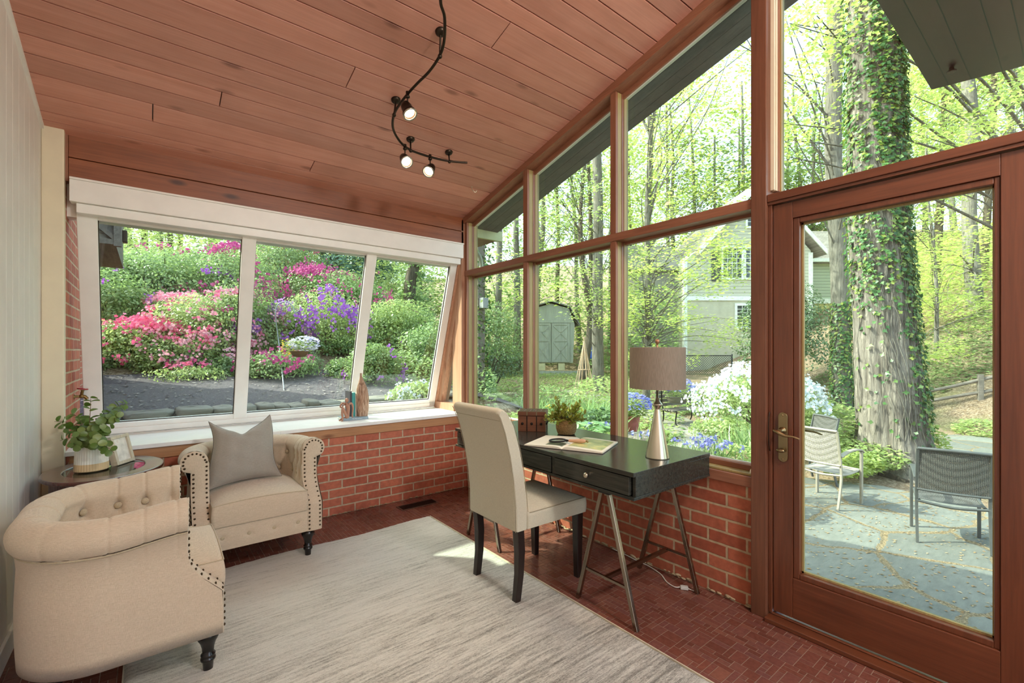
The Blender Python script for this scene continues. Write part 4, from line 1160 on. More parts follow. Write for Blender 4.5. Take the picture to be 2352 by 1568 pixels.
struct(pa.build('patio', M['slate']), 'irregular bluestone flagstone patio outside the glass door')
M['slate2'] = slate_mat('path_stone', 1.9, (142,138,128), (160,156,146), .03, .9)
P1 = [at(1470,1010,6.6), at(1560,960,9.5), at(1500,930,11.5), at(1400,915,13.5), at(1290,880,16), at(1335,870,16.5), at(1450,905,13.6), at(1560,912,12.3), at(1640,935,10.6), at(1640,1015,6.9), at(1560,1060,5.6)]
m = MB(); 
m.add([(p.x, p.y, ground(p.x, p.y)+.05) for p in P1], [(0,1,8,9),(0,9,10),(1,2,7,8),(2,3,6,7),(3,4,5,6)])
struct(m.build('garden_path', M['slate2']), 'stepping stone garden path between beds')
P1 = [gat(2145, 9.9), gat(2160, 8.6), gat(2300, 7.9), gat(2500, 5.8), gat(2500, 9.2), gat(2290, 9.6), gat(2200, 10.0)]
m = MB().add([(p.x, p.y, p.z+.04) for p in P1], [(0,1,2,3,4,5,6)]); struct(m.build('far_patio', M['slate']), 'grey flagstone area beyond the big tree')

# low dry stone wall under the mulch bank
sw = MB(); rows = 0; z = .345
M['fieldstone'] = wood('fieldstone', (134,128,116), (162,154,142), (98,92,82), 0, .8, gs=.6, knots=False, island=True)
for row in range(3):
    x = -.60+R.random()*.02; hh = (.09,.14,.09)[row]
    while x < 3.4:
        L = R.uniform(.14, .46); dz = R.uniform(-.022, .022); ph = R.uniform(0, 6); h_ = hh*R.uniform(.8, 1.0)
        def stn(i, j, x=x, L=L, ph=ph, h_=h_, dz=dz):
            a = 2*PI*i/20; b = PI*j/8-PI/2; e = lambda q, k=.38: math.copysign(abs(q)**k, q)
            n_ = 1+.07*math.sin(3*a+ph)+.05*math.sin(5*b+2*a+ph)+.03*math.sin(9*a+7*b+ph)
            return (x+L/2+L*.49*e(math.cos(b))*e(math.cos(a))*n_, 5.92+.19*e(math.cos(b))*e(math.sin(a))*n_, z+hh/2+dz+h_*.5*e(math.sin(b), .5)*n_)
        sw.grid(stn, 20, 9, True, True); x += L
    z += hh
struct(sw.build('stone_wall', M['fieldstone']), 'low dry stacked stone garden wall outside the back window')

# ---- scatter with numpy: many copies of a small template in one mesh
def scatter(name, tmpl, pts, scale, mat, parent=None, nrm=None, upb=.6, seed=0, roll=True):
    r = np.random.default_rng(seed); pts = np.asarray(pts, float); n = len(pts)
    tv = np.array(tmpl[0], float); tf = tmpl[1]
    if nrm is None:
        nrm = r.normal(size=(n,3)); nrm /= np.linalg.norm(nrm, axis=1, keepdims=True); nrm[:,2] = np.abs(nrm[:,2])
        nrm = nrm*(1-upb)+np.array([0,0,1.0])*upb
    nrm = nrm/np.linalg.norm(nrm, axis=1, keepdims=True)
    t = r.normal(size=(n,3)); t -= nrm*(t*nrm).sum(1, keepdims=True); t /= np.linalg.norm(t, axis=1, keepdims=True)
    b = np.cross(nrm, t); s = (np.broadcast_to(scale, (n,))*r.uniform(.75, 1.25, n))[:,None,None]
    V = (t[:,None,:]*tv[None,:,0:1]+b[:,None,:]*tv[None,:,1:2]+nrm[:,None,:]*tv[None,:,2:3])*s+pts[:,None,:]
    k = len(tv); V = V.reshape(-1, 3)
    me = bpy.data.meshes.new(name); me.vertices.add(len(V)); me.vertices.foreach_set('co', V.astype(np.float32).ravel())
    lt = [len(f) for f in tf]; flat = np.concatenate([np.array(f) for f in tf])
    idx = (flat[None,:]+(np.arange(n)*k)[:,None]).ravel()
    me.loops.add(len(idx)); me.loops.foreach_set('vertex_index', idx.astype(np.int32))
    tot = np.tile(lt, n); me.polygons.add(len(tot)); st = np.concatenate([[0], np.cumsum(tot)[:-1]])
    me.polygons.foreach_set('loop_start', st.astype(np.int32)); me.polygons.foreach_set('loop_total', tot.astype(np.int32))
    me.materials.append(mat); me.update(calc_edges=True); me.validate()
    o = bpy.data.objects.new(name, me); C.objects.link(o)
    if parent is not None: o.parent = parent; o.matrix_parent_inverse = T(-Vector(parent.location)) if parent.rotation_euler.z == 0 else parent.matrix_world.inverted()
    return o
LEAF = ([(-.5,0,0),(0,-.27,.05),(.5,0,-.06),(0,.27,.05)], [(0,1,2,3)])
LOBE = ([(-.45,0,0),(-.1,-.42,.05),(.12,-.14,0),(.5,0,-.08),(.12,.14,0),(-.1,.42,.05)], [(0,1,2,3),(0,3,4,5)])
FLW = ([(0,0,0)]+[(math.cos(a)*.5*(1 if k % 2 else .62), math.sin(a)*.5*(1 if k % 2 else .62), .14 if k % 2 else .08) for k in range(10) for a in [2*PI*k/10]], [(0, 1+(2*k+9) % 10 if False else 1+2*k, 1+(2*k+1) % 10, 1+(2*k+2) % 10) for k in range(5)])
BLADE = ([(-.035,0,0),(.035,0,0),(.02,.06,.6),(0,.22,1.0),(-.02,.06,.6)], [(0,1,2,4),(4,2,3)])
def in_ellipsoid(c, r3, n, shell=0.0):
    v = NR.normal(size=(n,3)); v /= np.linalg.norm(v, axis=1, keepdims=True)
    rad = NR.uniform(shell**3, 1, n)**(1/3)
    return np.array(c)+v*rad[:,None]*np.array(r3)
def sprays(cents, per, rad, flat=.18, slope=None):
    """flat leafy sprays around twig points"""
    n = len(cents)*per; o = np.repeat(np.asarray(cents), per, axis=0)
    a = NR.uniform(0, 2*PI, n); q = np.sqrt(NR.uniform(0,1,n))*rad*np.repeat(NR.uniform(.6,1.25,len(cents)), per)
    dz = NR.normal(size=n)*rad*flat-.12*q*q/rad
    return o+np.stack([np.cos(a)*q, np.sin(a)*q, dz], 1)
M['leafY'] = leafm('spring_leaf', [(174,192,94), (196,209,114), (212,223,138), (158,180,86), (190,205,124)], .6, .03)
M['leafG'] = leafm('green_leaf', [(120,146,86), (144,168,104), (164,186,124), (104,130,78)], .5, .04)
M['leafD'] = leafm('dark_leaf', [(72,98,62), (92,120,76), (116,142,94), (78,104,68)], .35, .06)
M['leafB'] = leafm('bluegreen_leaf', [(74,104,92), (98,130,112), (122,150,130)], .35, .05)
M['leafM'] = leafm('mixed_leaf', [(146,168,98), (170,188,116), (192,206,132), (152,174,118)], .55, .04)
M['ivy'] = leafm('ivy_leaf', [(44,84,42), (66,108,54), (88,130,66), (140,150,66), (52,96,54)], .35, .03)
def bark(name, c1, c2):
    m = Mat(name, .95, spec=.1); n = m.noise(m.mapping(m.obj(), (14,14,2.2)), 1, 6, .7, dist=.8)
    p = m.noise(m.obj(), 1.3, 3)
    c = m.ramp(n, [(.32, c1), (.62, c2)]); c = m.mix(m.ramp(p, [(.55, (0,0,0)), (.7, (160,160,160))]), c, s2l(tuple(min(255, x+30) for x in c2)))
    m.col(c); m.bump(n, .05, 1); return m.m
M['bark'] = bark('oak_bark', (92,84,78), (158,148,138)); M['barkg'] = bark('grey_bark', (92,88,80), (142,136,126)); M['barkd'] = bark('dark_bark', (66,58,48), (110,100,86))
def tree(label, base, top, r0, r1, clouds, mat, size=.12, per=26, rad=.45, bk='barkg', group=None, name='tree', nbr=10, lobed=False, wob=.25, upb=.6, trunk_pts=None, seed=1):
    rr = random.Random(seed*77+int(base.x*10)); root = empty(name, base, 0, label, 'tree', group)
    inv_ = T(-base)
    base = Vector(base); top = Vector(top); H = top.z-base.z
    if trunk_pts is None:
        trunk_pts = [base+(top-base)*t+Vector((rr.uniform(-wob,wob)*.5, rr.uniform(-wob,wob)*.5, 0))*(t > 0)*(1-abs(2*t-1)*.5) for t in (0, .25, .5, .75, 1)]
    tm = MB(); P = [Vector(p) for p in trunk_pts]; P = [P[0]+Vector((0,0,-.25))]+P; n = len(P)
    rads = [r0*1.25]+[r0+(r1-r0)*k/(n-2) for k in range(n-1)]; rads[1] = r0*1.12
    tm.tube(P, rads, 12, sub=5)
    o = tm.build('trunk', M[bk], root); o.matrix_parent_inverse = inv_
    cents = []; br = MB()
    for (c, r3, nc) in clouds:
        q = in_ellipsoid(c, r3, nc); cents.append(q)
        for k in range(min(nc, nbr)):
            e = Vector(q[k]); t = max(0.15, min(.97, ((e.z-base.z)-abs(rr.gauss(0, .12))*H-.25*(Vector((e.x,e.y))-Vector((base.x,base.y))).length)/H))
            if t < .32: t = max(.10, min(.95, rr.uniform(.45, .95)*(e.z-base.z)/H))
            f = t*(len(trunk_pts)-1); i0 = min(int(f), len(trunk_pts)-2); s0 = Vector(trunk_pts[i0]).lerp(Vector(trunk_pts[i0+1]), f-i0)
            L = (e-s0).length; s0 = s0; md = s0.lerp(e, .5)+Vector((rr.uniform(-.1,.1)*L, rr.uniform(-.1,.1)*L, .08*L))
            rb = min(r0*.22, .006*L+.004)
            br.tube([s0, md, e], [rb, rb*.6, rb*.18], 5, sub=4)
    if br.v:
        o = br.build('branches', M[bk], root); o.matrix_parent_inverse = inv_
    if cents:
        cents = np.concatenate(cents)
        scatter('foliage', LOBE if lobed else LEAF, sprays(cents, per, rad), size, M[mat], root, upb=upb, seed=seed)
    return root
def A(u, v, b): p = at(u, v, b); return (p.x, p.y, p.z)

# the big ivy-clad oak
ob_ = gat(2052, 7.25)
oak = empty('oak_tree', ob_, 0, 'huge thick grey oak trunk wrapped in ivy just beyond the patio', 'tree')
oinv = T(-ob_)
def oakc(z):   # centre line
    t = (z-ob_.z)/9.0; p = at(2052-30*min(1, t*2.2)-22*t, 804, 7.25); return Vector((p.x, p.y, z))
def oakr(z):
    h = z-ob_.z; return .40+.34*math.exp(-h/.28)-.012*h+.03*math.exp(-((h-1.2)/.8)**2)
m = MB()
def ok(i, j):
    a = 2*PI*i/80; z = ob_.z-.2+9.2*(j/90)**1.2; r = oakr(z)*(1+.05*math.sin(5*a+1)+.035*math.sin(11*a+z*.7)+ (.12*math.sin(5*a+2)*math.exp(-(z-ob_.z)/.35)))
    r += .018*math.sin(34*a+1.6*math.sin(z*2.1+a*3))
    c = oakc(z); return (c.x+r*math.cos(a), c.y+r*math.sin(a), z)
m.grid(ok, 80, 91, True, True)
o = m.build('trunk', M['bark'], oak); o.matrix_parent_inverse = oinv
toc = math.atan2(-ob_.y, -ob_.x)
iv = []; ivn = []
while len(iv) < 10500:
    z = ob_.z+R.uniform(.1, 8.6); h = z-ob_.z; a = R.uniform(-PI, PI); da = (a-toc+PI) % (2*PI)-PI   # 0 toward the house
    right = math.sin(da)     # + is photo right side
    dens = .03+1.1*ss(2.1, 3.3, h)*(.60+.40*right) + .8*ss(.35, .85, right)*ss(0.2, 1.2, h)
    dens *= .35+1.1*ss(.35, .65, .5+.5*math.sin(a*7+z*2.3)*math.cos(z*1.3+a*3))
    if R.random() > dens: continue
    c = oakc(z); r = oakr(z)+R.uniform(.01, .10); n_ = Vector((math.cos(a), math.sin(a), .45))
    iv.append((c.x+r*math.cos(a), c.y+r*math.sin(a), z)); ivn.append((n_.x+R.gauss(0,.3), n_.y+R.gauss(0,.3), .5+R.gauss(0,.25)))
scatter('ivy_leaves', LOBE, iv, .078, M['ivy'], oak, nrm=np.array(ivn), seed=4)
vm = MB()
for k in range(16):
    a = toc+R.uniform(-1.3, 1.3); P = []
    z = ob_.z+R.uniform(.0,.6)
    while z < ob_.z+5:
        c = oakc(z); r = oakr(z)+.03; P.append((c.x+r*math.cos(a), c.y+r*math.sin(a), z)); a += R.uniform(-.16,.16); z += .25
    vm.tube(P, .005, 5, sub=2)
o = vm.build('vine_stems', M['barkg'], oak); o.matrix_parent_inverse = oinv

# named mid-distance trees
t2 = gat(1935, 13.5); up = at(1916, -260, 13.5)
tree('tall straight grey tree with ivy at its foot, left of the big oak', t2, up, .24, .20, [(A(1800,60,12.5),(2.0,2.0,1.4),26),(A(1850,250,12.2),(1.2,1.2,.8),12)], 'leafY', .10, 30, .42, 'barkg', lobed=True, seed=3)
q = []; qn = []
for k in range(1700):
    z = t2.z+R.uniform(0, 3.1); a = R.uniform(0, 2*PI); r = .26+R.uniform(0,.10)*(1-.5*(z-t2.z)/3); q.append((t2.x+r*math.cos(a)-.004*(z-t2.z), t2.y+r*math.sin(a), z)); qn.append((math.cos(a), math.sin(a), .6))
io = scatter('ivy_leaves', LEAF, q, .11, M['ivy'], bpy.data.objects['tree'], nrm=np.array(qn), seed=9)
tp0 = gat(1484, 14.6)
tree('slender young forked maple tree standing behind the lamp', tp0, at(1490, -180, 14.6), .11, .05,
     [(A(1560,620,12.6),(1.8,1.8,1.1),60),(A(1660,580,13),(1.2,1.2,.9),34),(A(1400,640,14.5),(1.2,1.2,.6),16),(A(1520,820,13),(1.2,1.2,.4),16),(A(1640,760,12.8),(1.1,1.1,.42),20),(A(1500,720,12.8),(1.4,1.4,.7),26),(A(1600,420,13.2),(1.8,1.8,1.1),34),(A(1500,250,13.8),(2.2,2.2,1.5),40),(A(1640,150,13.2),(1.6,1.6,1.4),30),(A(1420,700,14),(1.2,1.2,.7),18)], 'leafY', .105, 34, .46, 'barkg', seed=5, nbr=8, upb=.7,
     trunk_pts=[tp0, at(1488, 700, 14.6), at(1486, 500, 14.6), at(1494, 300, 14.6), at(1478, 120, 14.6), at(1470, -180, 14.6)])
m = MB().tube([at(1490,330,14.6), at(1506,240,14.6), at(1514,120,14.5), at(1512,-60,14.5)], [.06,.05,.042,.03], 8, sub=4).tube([at(1488,300,14.6), at(1466,250,14.6), at(1448,210,14.6), at(1438,120,14.6)], [.045,.036,.026,.016], 7, sub=4)
o = m.build('fork', M['barkg'], bpy.data.objects['tree.001']); o.matrix_parent_inverse = T(-tp0)
t4 = gat(1374, 16)
tree('grey barked tree between shed and house, seen past the middle mullion', t4, at(1372, 80, 16), .20, .14, [(A(1330,400,15),(2.0,2.0,1.6),34),(A(1380,600,14.6),(1.6,1.6,1.0),24),(A(1290,480,15.4),(1.5,1.5,.8),14),(A(1350,700,15),(1.0,1.0,.6),12)], 'leafM', .12, 30, .5, 'barkg', seed=6, nbr=10)
t5 = gat(1337, 19)
tree('crooked dark tree with twisted limbs beside the garden shed', t5, at(1345, 330, 19), .16, .06, [(A(1300,420,18),(2.0,2.0,1.2),22)], 'leafD', .13, 24, .5, 'barkd', seed=8, nbr=14, wob=1.2)
t6 = gat(2240, 18)
tree('pale sunlit tree trunk seen behind the fence at the door glass', t6, at(2205, -160, 18), .24, .18, [(A(2200,560,16),(2.4,2.4,1.5),40),(A(2180,720,16.5),(1.9,1.9,.8),28),(A(2280,300,16),(2.5,2.5,1.6),36),(A(2220,80,16),(3,3,1.8),40)], 'leafY', .12, 32, .5, 'barkg', seed=10, nbr=5, lobed=True)
t7 = gat(2150, 15.5)
tree('leafy maple sapling between big oak and fence', t7, at(2130, 300, 15), .06, .03, [(A(2160,620,13.5),(1.2,1.2,1.0),26),(A(2130,800,13),(1.0,1.0,.5),18),(A(2220,700,13),(1.2,1.2,.8),20),(A(2110,450,13),(1.0,1.0,1.0),16)], 'leafY', .10, 30, .36, 'barkg', seed=12, nbr=6, lobed=True)
t8 = gat(2420, 9)
tree('maple with low branches reaching across the glass above the door', t8, at(2400, -220, 9), .16, .1, [(A(2200,260,8.2),(1.2,1.2,.7),26),(A(2120,360,8.6),(.9,.9,.5),16),(A(1900,120,8.4),(1.1,1.1,.8),24),(A(1850,300,8.4),(.8,.8,.5),12),(A(2300,380,8.2),(.8,.8,.5),14),(A(1990,40,6.6),(.9,.7,.6),14)], 'leafY', .085, 30, .32, 'barkg', seed=14, nbr=3, lobed=True)
# woods behind everything
rt = random.Random(5)
for k in range(34):
    b_ = rt.uniform(20, 36); u = 1080+1330*(k+rt.random()*.9)/34
    if 1440 < u < 2060 and b_ < 36: b_ = rt.uniform(36, 40)
    if 1190 < u < 1350 and b_ < 28: b_ = rt.uniform(28, 34)
    base = gat(u, b_); H = rt.uniform(13, 19); sc = b_/26
    cl = []
    for q in range(5):
        hz_ = base.z+H*rt.uniform(.14, 1.0); cl.append(((base.x+rt.uniform(-1.6,1.6), base.y+rt.uniform(-1.6,1.6), hz_), (2.6*sc, 2.6*sc, 1.7*sc), 17))
    tree('tall woodland tree in spring leaf far behind the house and shed', base, base+Vector((rt.uniform(-.8,.8), rt.uniform(-.8,.8), H)), rt.uniform(.12,.24), .07, cl, rt.choice(['leafY','leafY','leafM','leafG']), .24*sc, 24, .95*sc, 'barkg' if rt.random() < .7 else 'barkd', 'woodland trees on the far slope', nbr=5, seed=20+k)
for k in range(24):
    b_ = rt.uniform(17, 27); u = 150+900*(k+rt.random()*.9)/24
    base = gat(u, b_); H = rt.uniform(6, 8.5); sc = b_/24; cl = []
    for q in range(4):
        hz_ = base.z+H*rt.uniform(.03, .95); cl.append(((base.x+rt.uniform(-1.3,1.3), base.y+rt.uniform(-1.3,1.3), hz_), (2.2*sc, 2.2*sc, 1.3*sc), 14))
    tree('slim woodland tree at the top of the azalea bank', base, base+Vector((rt.uniform(-.8,.8), rt.uniform(-.8,.8), H)), rt.uniform(.08,.17), .05, cl, 'leafY', .19*sc, 24, .8*sc, 'barkd' if rt.random() < .6 else 'barkg', 'slim trees above the azaleas', nbr=5, seed=70+k)
# blue-green hemlock behind the bank
hb_ = gat(770, 14.5)
tree('dark blue green hemlock behind the azalea bank', hb_, hb_+Vector((0,0,6.2)), .12, .04, [(A(700,560,13.5),(1.4,1.4,.7),34),(A(800,610,13.5),(1.6,1.6,.9),46),(A(880,560,13.8),(1.3,1.3,.7),26)], 'leafB', .13, 44, .34, 'barkd', seed=33, nbr=14, upb=.5)
hb_ = gat(945, 12)
tree('ivy choked dead trunk at the edge of the azalea bank', hb_, hb_+Vector((0,0,4.2)), .16, .12, [(A(945,640,12),(.35,.35,1.6),60),(A(975,780,10.5),(.8,.8,.7),30)], 'leafG', .11, 26, .22, 'barkd', seed=34, nbr=3, upb=.3)

# ---- shrubs
M['fl_pink'] = leafm('pink_azalea', [(238,100,150), (246,130,172), (228,78,128), (250,166,192)], .35, .02)
M['fl_mag'] = leafm('magenta_azalea', [(190,60,130), (206,84,150), (170,46,112), (216,110,160)], .35, .02)
M['fl_pur'] = leafm('purple_azalea', [(168,84,200), (182,112,206), (152,84,182), (196,130,220)], .35, .02)
M['fl_pale'] = leafm('palepink_azalea', [(236,158,180), (246,192,204), (230,128,156)], .35, .02)
M['fl_white'] = leafm('white_azalea', [(208,216,226), (222,226,232), (196,206,220)], .3, .02)
M['fl_blue'] = leafm('blue_hydrangea', [(128,136,210), (150,156,224), (170,174,232), (120,120,200)], .35, .02)
M['fl_yel'] = leafm('yellow_flower', [(244,216,60), (250,230,100)], .35, .02)
def shrub(label, c, r3, leaf, nl, ls, flowers=(), group=None, name='azalea_bush', cat='bush', seed=1, shell=.72, cut=None):
    c = Vector(c); root = empty(name, (c.x, c.y, c.z-r3[2]*.6), 0, label, cat, group)
    bumps = [(NR.normal(size=3)) for _ in range(15)]
    def surf(n, sh):
        p = NR.normal(size=(n,3)); p /= np.linalg.norm(p, axis=1, keepdims=True); p[:,2] = np.where(p[:,2] < -.35, -p[:,2], p[:,2])
        k = np.ones(n)
        for bb in bumps:
            d = bb/np.linalg.norm(bb); k += .16*np.exp(-((1-(p@d))/.06))
        rad = NR.uniform(sh, 1.0, n)*k; return p, np.array(c)+p*rad[:,None]*np.array(r3)
    p, q = surf(nl, shell*.6); scatter('foliage', LEAF, q, ls, M[leaf], root, nrm=p*.7+NR.normal(size=(nl,3))*.45+np.array([0,0,.35]), seed=seed)
    st = MB()
    for k in range(10):
        e = Vector(q[k]); st.tube([(c.x+R.uniform(-.1,.1), c.y+R.uniform(-.1,.1), c.z-r3[2]*.85), c.lerp(e, .5)+Vector((0,0,-.1*r3[2])), e], [.016,.010,.004], 5, sub=3)
    o = st.build('stems', M['barkd'], root); o.matrix_parent_inverse = T(-Vector(root.location))
    for (fm, nf, fs_, fn) in flowers:
        p, q = surf(nf*3, .93)
        # flowers cluster in patches
        pat = np.sin(q[:,0]*5.1+seed)*np.sin(q[:,1]*4.3+1)+np.sin(q[:,2]*6.7+seed*2)*.8
        keep = np.argsort(-pat-NR.normal(size=len(pat))*.7)[:nf] if fn is None else np.array([i for i in range(len(q)) if fn(q[i])][:nf], int)
        if len(keep) < 3: continue
        tow = np.array([-c.x, -c.y, 1.0]); tow /= np.linalg.norm(tow)
        keep = np.repeat(keep[:max(2, len(keep)//4)], 4); q = q+0; jit = NR.normal(size=(len(keep),3))*fs_*.55
        scatter('flowers', FLW, q[keep]+p[keep]*.03+jit, fs_, M[fm], root, nrm=p[keep]*.6+tow*.6+NR.normal(size=(len(keep),3))*.25, seed=seed+3)
    return root
def hillhit(u, v):
    b = 6.0
    while b < 22:
        p = at(u, v, b)
        if ground(p.x, p.y) >= p.z: return b
        b += .05
    return b
def bankshrub(label, u, v, b, ru, rv, leaf, nl, ls, fl, seed, grp=None):
    if grp: b = hillhit(u, v+rv*.75)+.25
    s_ = b/FPX; c = at(u, v, b); r = ru*s_*1.12; return shrub(label, c, (r, r*.8, rv*s_*1.15), leaf, int(nl*1.9), ls*.95, [(a, int(n_*2.8), z*.70, f) for a, n_, z, f in fl], grp, seed=seed)
SB = 'azaleas massed on the bank'
bankshrub('azalea bush with bright pink flowers low at the left window pane', 325, 805, 9.2, 95, 55, 'leafM', 2600, .055, [('fl_pink', 520, .075, None)], 1, SB)
bankshrub('pale pink azalea bush in the middle of the left pane', 470, 770, 9.6, 110, 85, 'leafM', 3400, .055, [('fl_pale', 420, .065, None), ('fl_pink', 130, .07, None)], 2, SB)
bankshrub('mostly green azalea at the far left of the bank', 255, 720, 10.2, 90, 80, 'leafG', 3000, .06, [('fl_pur', 20, .07, None)], 3, SB)
bankshrub('green azalea dotted with violet flowers, upper left of the bank', 380, 660, 10.8, 120, 75, 'leafG', 3600, .06, [('fl_pur', 70, .08, None)], 4, SB)
bankshrub('magenta azalea bush rising behind the left mullion', 535, 668, 10.6, 90, 76, 'leafG', 3200, .06, [('fl_mag', 420, .08, None)], 5, SB)
bankshrub('rose pink azalea high behind the middle pane', 655, 625, 11.0, 85, 75, 'leafG', 3200, .06, [('fl_mag', 420, .08, None)], 6, SB)
bankshrub('vivid purple azalea bush in the middle pane', 740, 760, 9.4, 95, 80, 'leafM', 2800, .055, [('fl_pur', 900, .075, None)], 7, SB)
bankshrub('purple azalea with white tinged leaves by the hanging basket', 630, 775, 9.3, 75, 65, 'leafM', 2400, .055, [('fl_pur', 420, .07, None), ('fl_pale', 60, .06, None)], 8, SB)
bankshrub('crimson azalea bush at the upper right of the middle pane', 745, 680, 10.6, 85, 55, 'leafG', 2600, .06, [('fl_mag', 520, .075, None)], 9, SB)
bankshrub('tall green shrub at the top left of the bank', 300, 632, 12.6, 120, 46, 'leafG', 3800, .07, [], 10, SB)
bankshrub('tall grey green shrub at the top of the bank behind the first mullion', 480, 628, 12.8, 120, 44, 'leafG', 3600, .07, [('fl_mag', 90, .08, None)], 11, SB)
bankshrub('yellow green shrub behind the right window pane', 905, 765, 10.0, 75, 66, 'leafM', 3200, .06, [('fl_pur', 26, .07, lambda q: q[2] < 1.6)], 12, SB)
bankshrub('bushy green shrub at the right end of the bank', 1000, 820, 9.0, 80, 66, 'leafG', 3000, .06, [], 13, SB)
bankshrub('green shrub low behind the right mullion', 860, 850, 8.4, 60, 55, 'leafG', 2200, .05, [('fl_pur', 40, .06, None)], 14, SB)
bankshrub('bare stemmed azalea spilling pink flowers onto the mulch', 440, 865, 7.8, 70, 22, 'leafM', 700, .045, [('fl_pink', 40, .06, None)], 15, SB)
bankshrub('low green clump beside the stone wall with yellow flowers', 515, 946, 6.2, 48, 16, 'leafM', 900, .035, [('fl_yel', 40, .028, None)], 16, None)
bankshrub('variegated white edged shrub at the bottom of the right pane', 955, 915, 6.2, 60, 34, 'leafM', 1100, .06, [('fl_white', 90, .045, None)], 17, None)
bankshrub('ferny green growth on the mulch below the hanging basket', 600, 915, 6.9, 45, 22, 'leafM', 700, .04, [], 18, None)
bankshrub('green shrub filling the gap right of the bank in the corner pane', 1120, 790, 12.0, 90, 90, 'leafG', 3000, .07, [], 19, None)
bankshrub('low shrub beside the shed seen in the first tall pane', 1130, 845, 15.0, 80, 50, 'leafD', 2600, .08, [], 21, None)

bankshrub('green azalea under the pink one at the foot of the bank', 400, 820, 9.0, 110, 42, 'leafM', 2600, .05, [('fl_pale', 120, .06, None)], 22, SB)
bankshrub('leafy green azalea filling the bank behind the first mullion', 560, 760, 10.0, 80, 90, 'leafG', 3000, .055, [('fl_mag', 60, .07, None), ('fl_pale', 120, .06, None)], 23, SB)
bankshrub('deep green azalea behind the purple one', 800, 700, 10.4, 90, 70, 'leafG', 2800, .06, [('fl_mag', 160, .07, None)], 24, SB)
bankshrub('dark leafed azalea low behind the shepherd hook', 640, 850, 8.7, 80, 36, 'leafG', 2000, .05, [('fl_mag', 90, .06, None)], 25, SB)
bankshrub('dull green azalea at the bottom left corner of the bank', 260, 800, 9.4, 60, 55, 'leafM', 1800, .05, [('fl_pink', 60, .07, None)], 26, SB)
bankshrub('soft green azalea left of the pink one, upper row', 260, 660, 11.2, 80, 60, 'leafG', 2400, .06, [('fl_pur', 20, .07, None)], 27, SB)
bankshrub('coral pink azalea right of the bright pink one', 410, 745, 9.9, 80, 55, 'leafM', 2400, .055, [('fl_pale', 200, .065, None), ('fl_pink', 120, .07, None)], 28, SB)
kk = 0
for v_ in (845, 800, 750, 700, 655, 620):
    for u_ in range(215, 1010, 62):
        kk += 1; uu = u_+rt.uniform(-22, 22); vv = v_+rt.uniform(-12, 12)
        if vv > 815 and 440 < uu < 520: continue
        b_ = hillhit(uu, vv+14)+.1; s_ = b_/FPX; c_ = at(uu, vv, b_); r_ = 46*s_*rt.uniform(.85, 1.2)
        fl_ = rt.choice([[], [], [('fl_pale', 50, .06, None)], [('fl_mag', 30, .065, None)]]) if 330 < uu < 820 else []
        shrub('plain green azalea bush among the flowering ones on the bank', c_, (r_, r_, 34*s_), rt.choice(['leafG','leafM','leafG']), int(1100 if v_ > 700 else 800), .055 if v_ > 700 else .07, fl_, 'green azaleas filling the bank', seed=100+kk)
# shepherd hook and hanging basket
hk = gat(656, 5.8); s_ = 5.4/FPX
sh_ = MB().tube([hk+Vector((0,0,-.1)), at(642,800,7.4), at(633,725,7.4), at(638,700,7.4), at(655,693,7.4), at(672,702,7.4), at(678,718,7.4), at(688,712,7.4)], [.008]*8, 8, sub=6)
o = tag(sh_.build('shepherd_hook', plain('grey_hook', (150,156,162), .5)), 'grey metal shepherd hook standing on the mulch bank', 'hook')
hbk = empty('hanging_basket', at(688, 800, 5.8), 0, 'hanging flower basket of white, lilac and yellow blooms on the metal hook', 'plant')
scatter('foliage', LEAF, in_ellipsoid(at(688, 795, 5.8), (.19,.16,.10), 500, .4), .036, M['leafM'], hbk, seed=2)
scatter('flowers', FLW, in_ellipsoid(at(700, 790, 5.77), (.19,.15,.10), 240, .8), .040, leafm('lilac_white', [(214,210,236), (232,230,242), (196,186,226)], .35, .02), hbk, seed=5)
scatter('yellow_flowers', FLW, in_ellipsoid(at(660, 800, 5.74), (.09,.09,.13), 60, .7), .034, M['fl_yel'], hbk, seed=6)
m = MB().lathe([(.0,-.08),(.07,-.07),(.12,0)], 20, T(at(688, 806, 5.8)), cap=False).tube([at(688,712,7.4), at(672,790,7.4)], .003, 5).tube([at(688,712,7.4), at(704,790,7.4)], .003, 5)
o = m.build('basket', plain('coir', (120,90,60), .95), hbk); o.matrix_parent_inverse = T(-Vector(hbk.location))

# house wing at the far left: brick wall and boarded eave with bracket
wg = empty('house_wing', (-.9, 6.5, 0), 0, 'weathered grey timber eave of the next wing at the top left of the window', 'building')
wi = T((.9,-6.5,0))
M['grey_timber'] = wood('grey_timber', (112,104,96), (146,136,126), (74,68,62), 1, .8, knots=False)
o = MB().box(-2.1, -.62, 4.9, 8.4, -.2, 2.42).build('wall', M['brickr'], wg); o.matrix_parent_inverse = wi
o = MB().box(-2.1, -.625, 5.2, 6.54, 2.3, 3.35).build('upper_wall', M['grey_timber'], wg); o.matrix_parent_inverse = wi  # unseen block added to keep the sun off the left panes
o = MB().box(-2.2, -.285, 6.55, 8.4, 2.42, 3.4).build('eave', M['grey_timber'], wg); o.matrix_parent_inverse = wi
m = MB().box(-.30, -.235, 6.50, 6.56, 2.40, 3.4).box(-.9, -.285, 6.505, 6.56, 2.415, 2.47)
for k in range(5): m.box(-.9, -.30, 6.535, 6.552, 2.53+k*.10, 2.545+k*.10)
for k in range(2): m.box(-.5, .03, -.03, 0, -.022, .022, T((-.31-.14*k, 6.54, 2.50)) @ RY(.75))
o = m.build('bracing', M['grey_timber'], wg); o.matrix_parent_inverse = wi
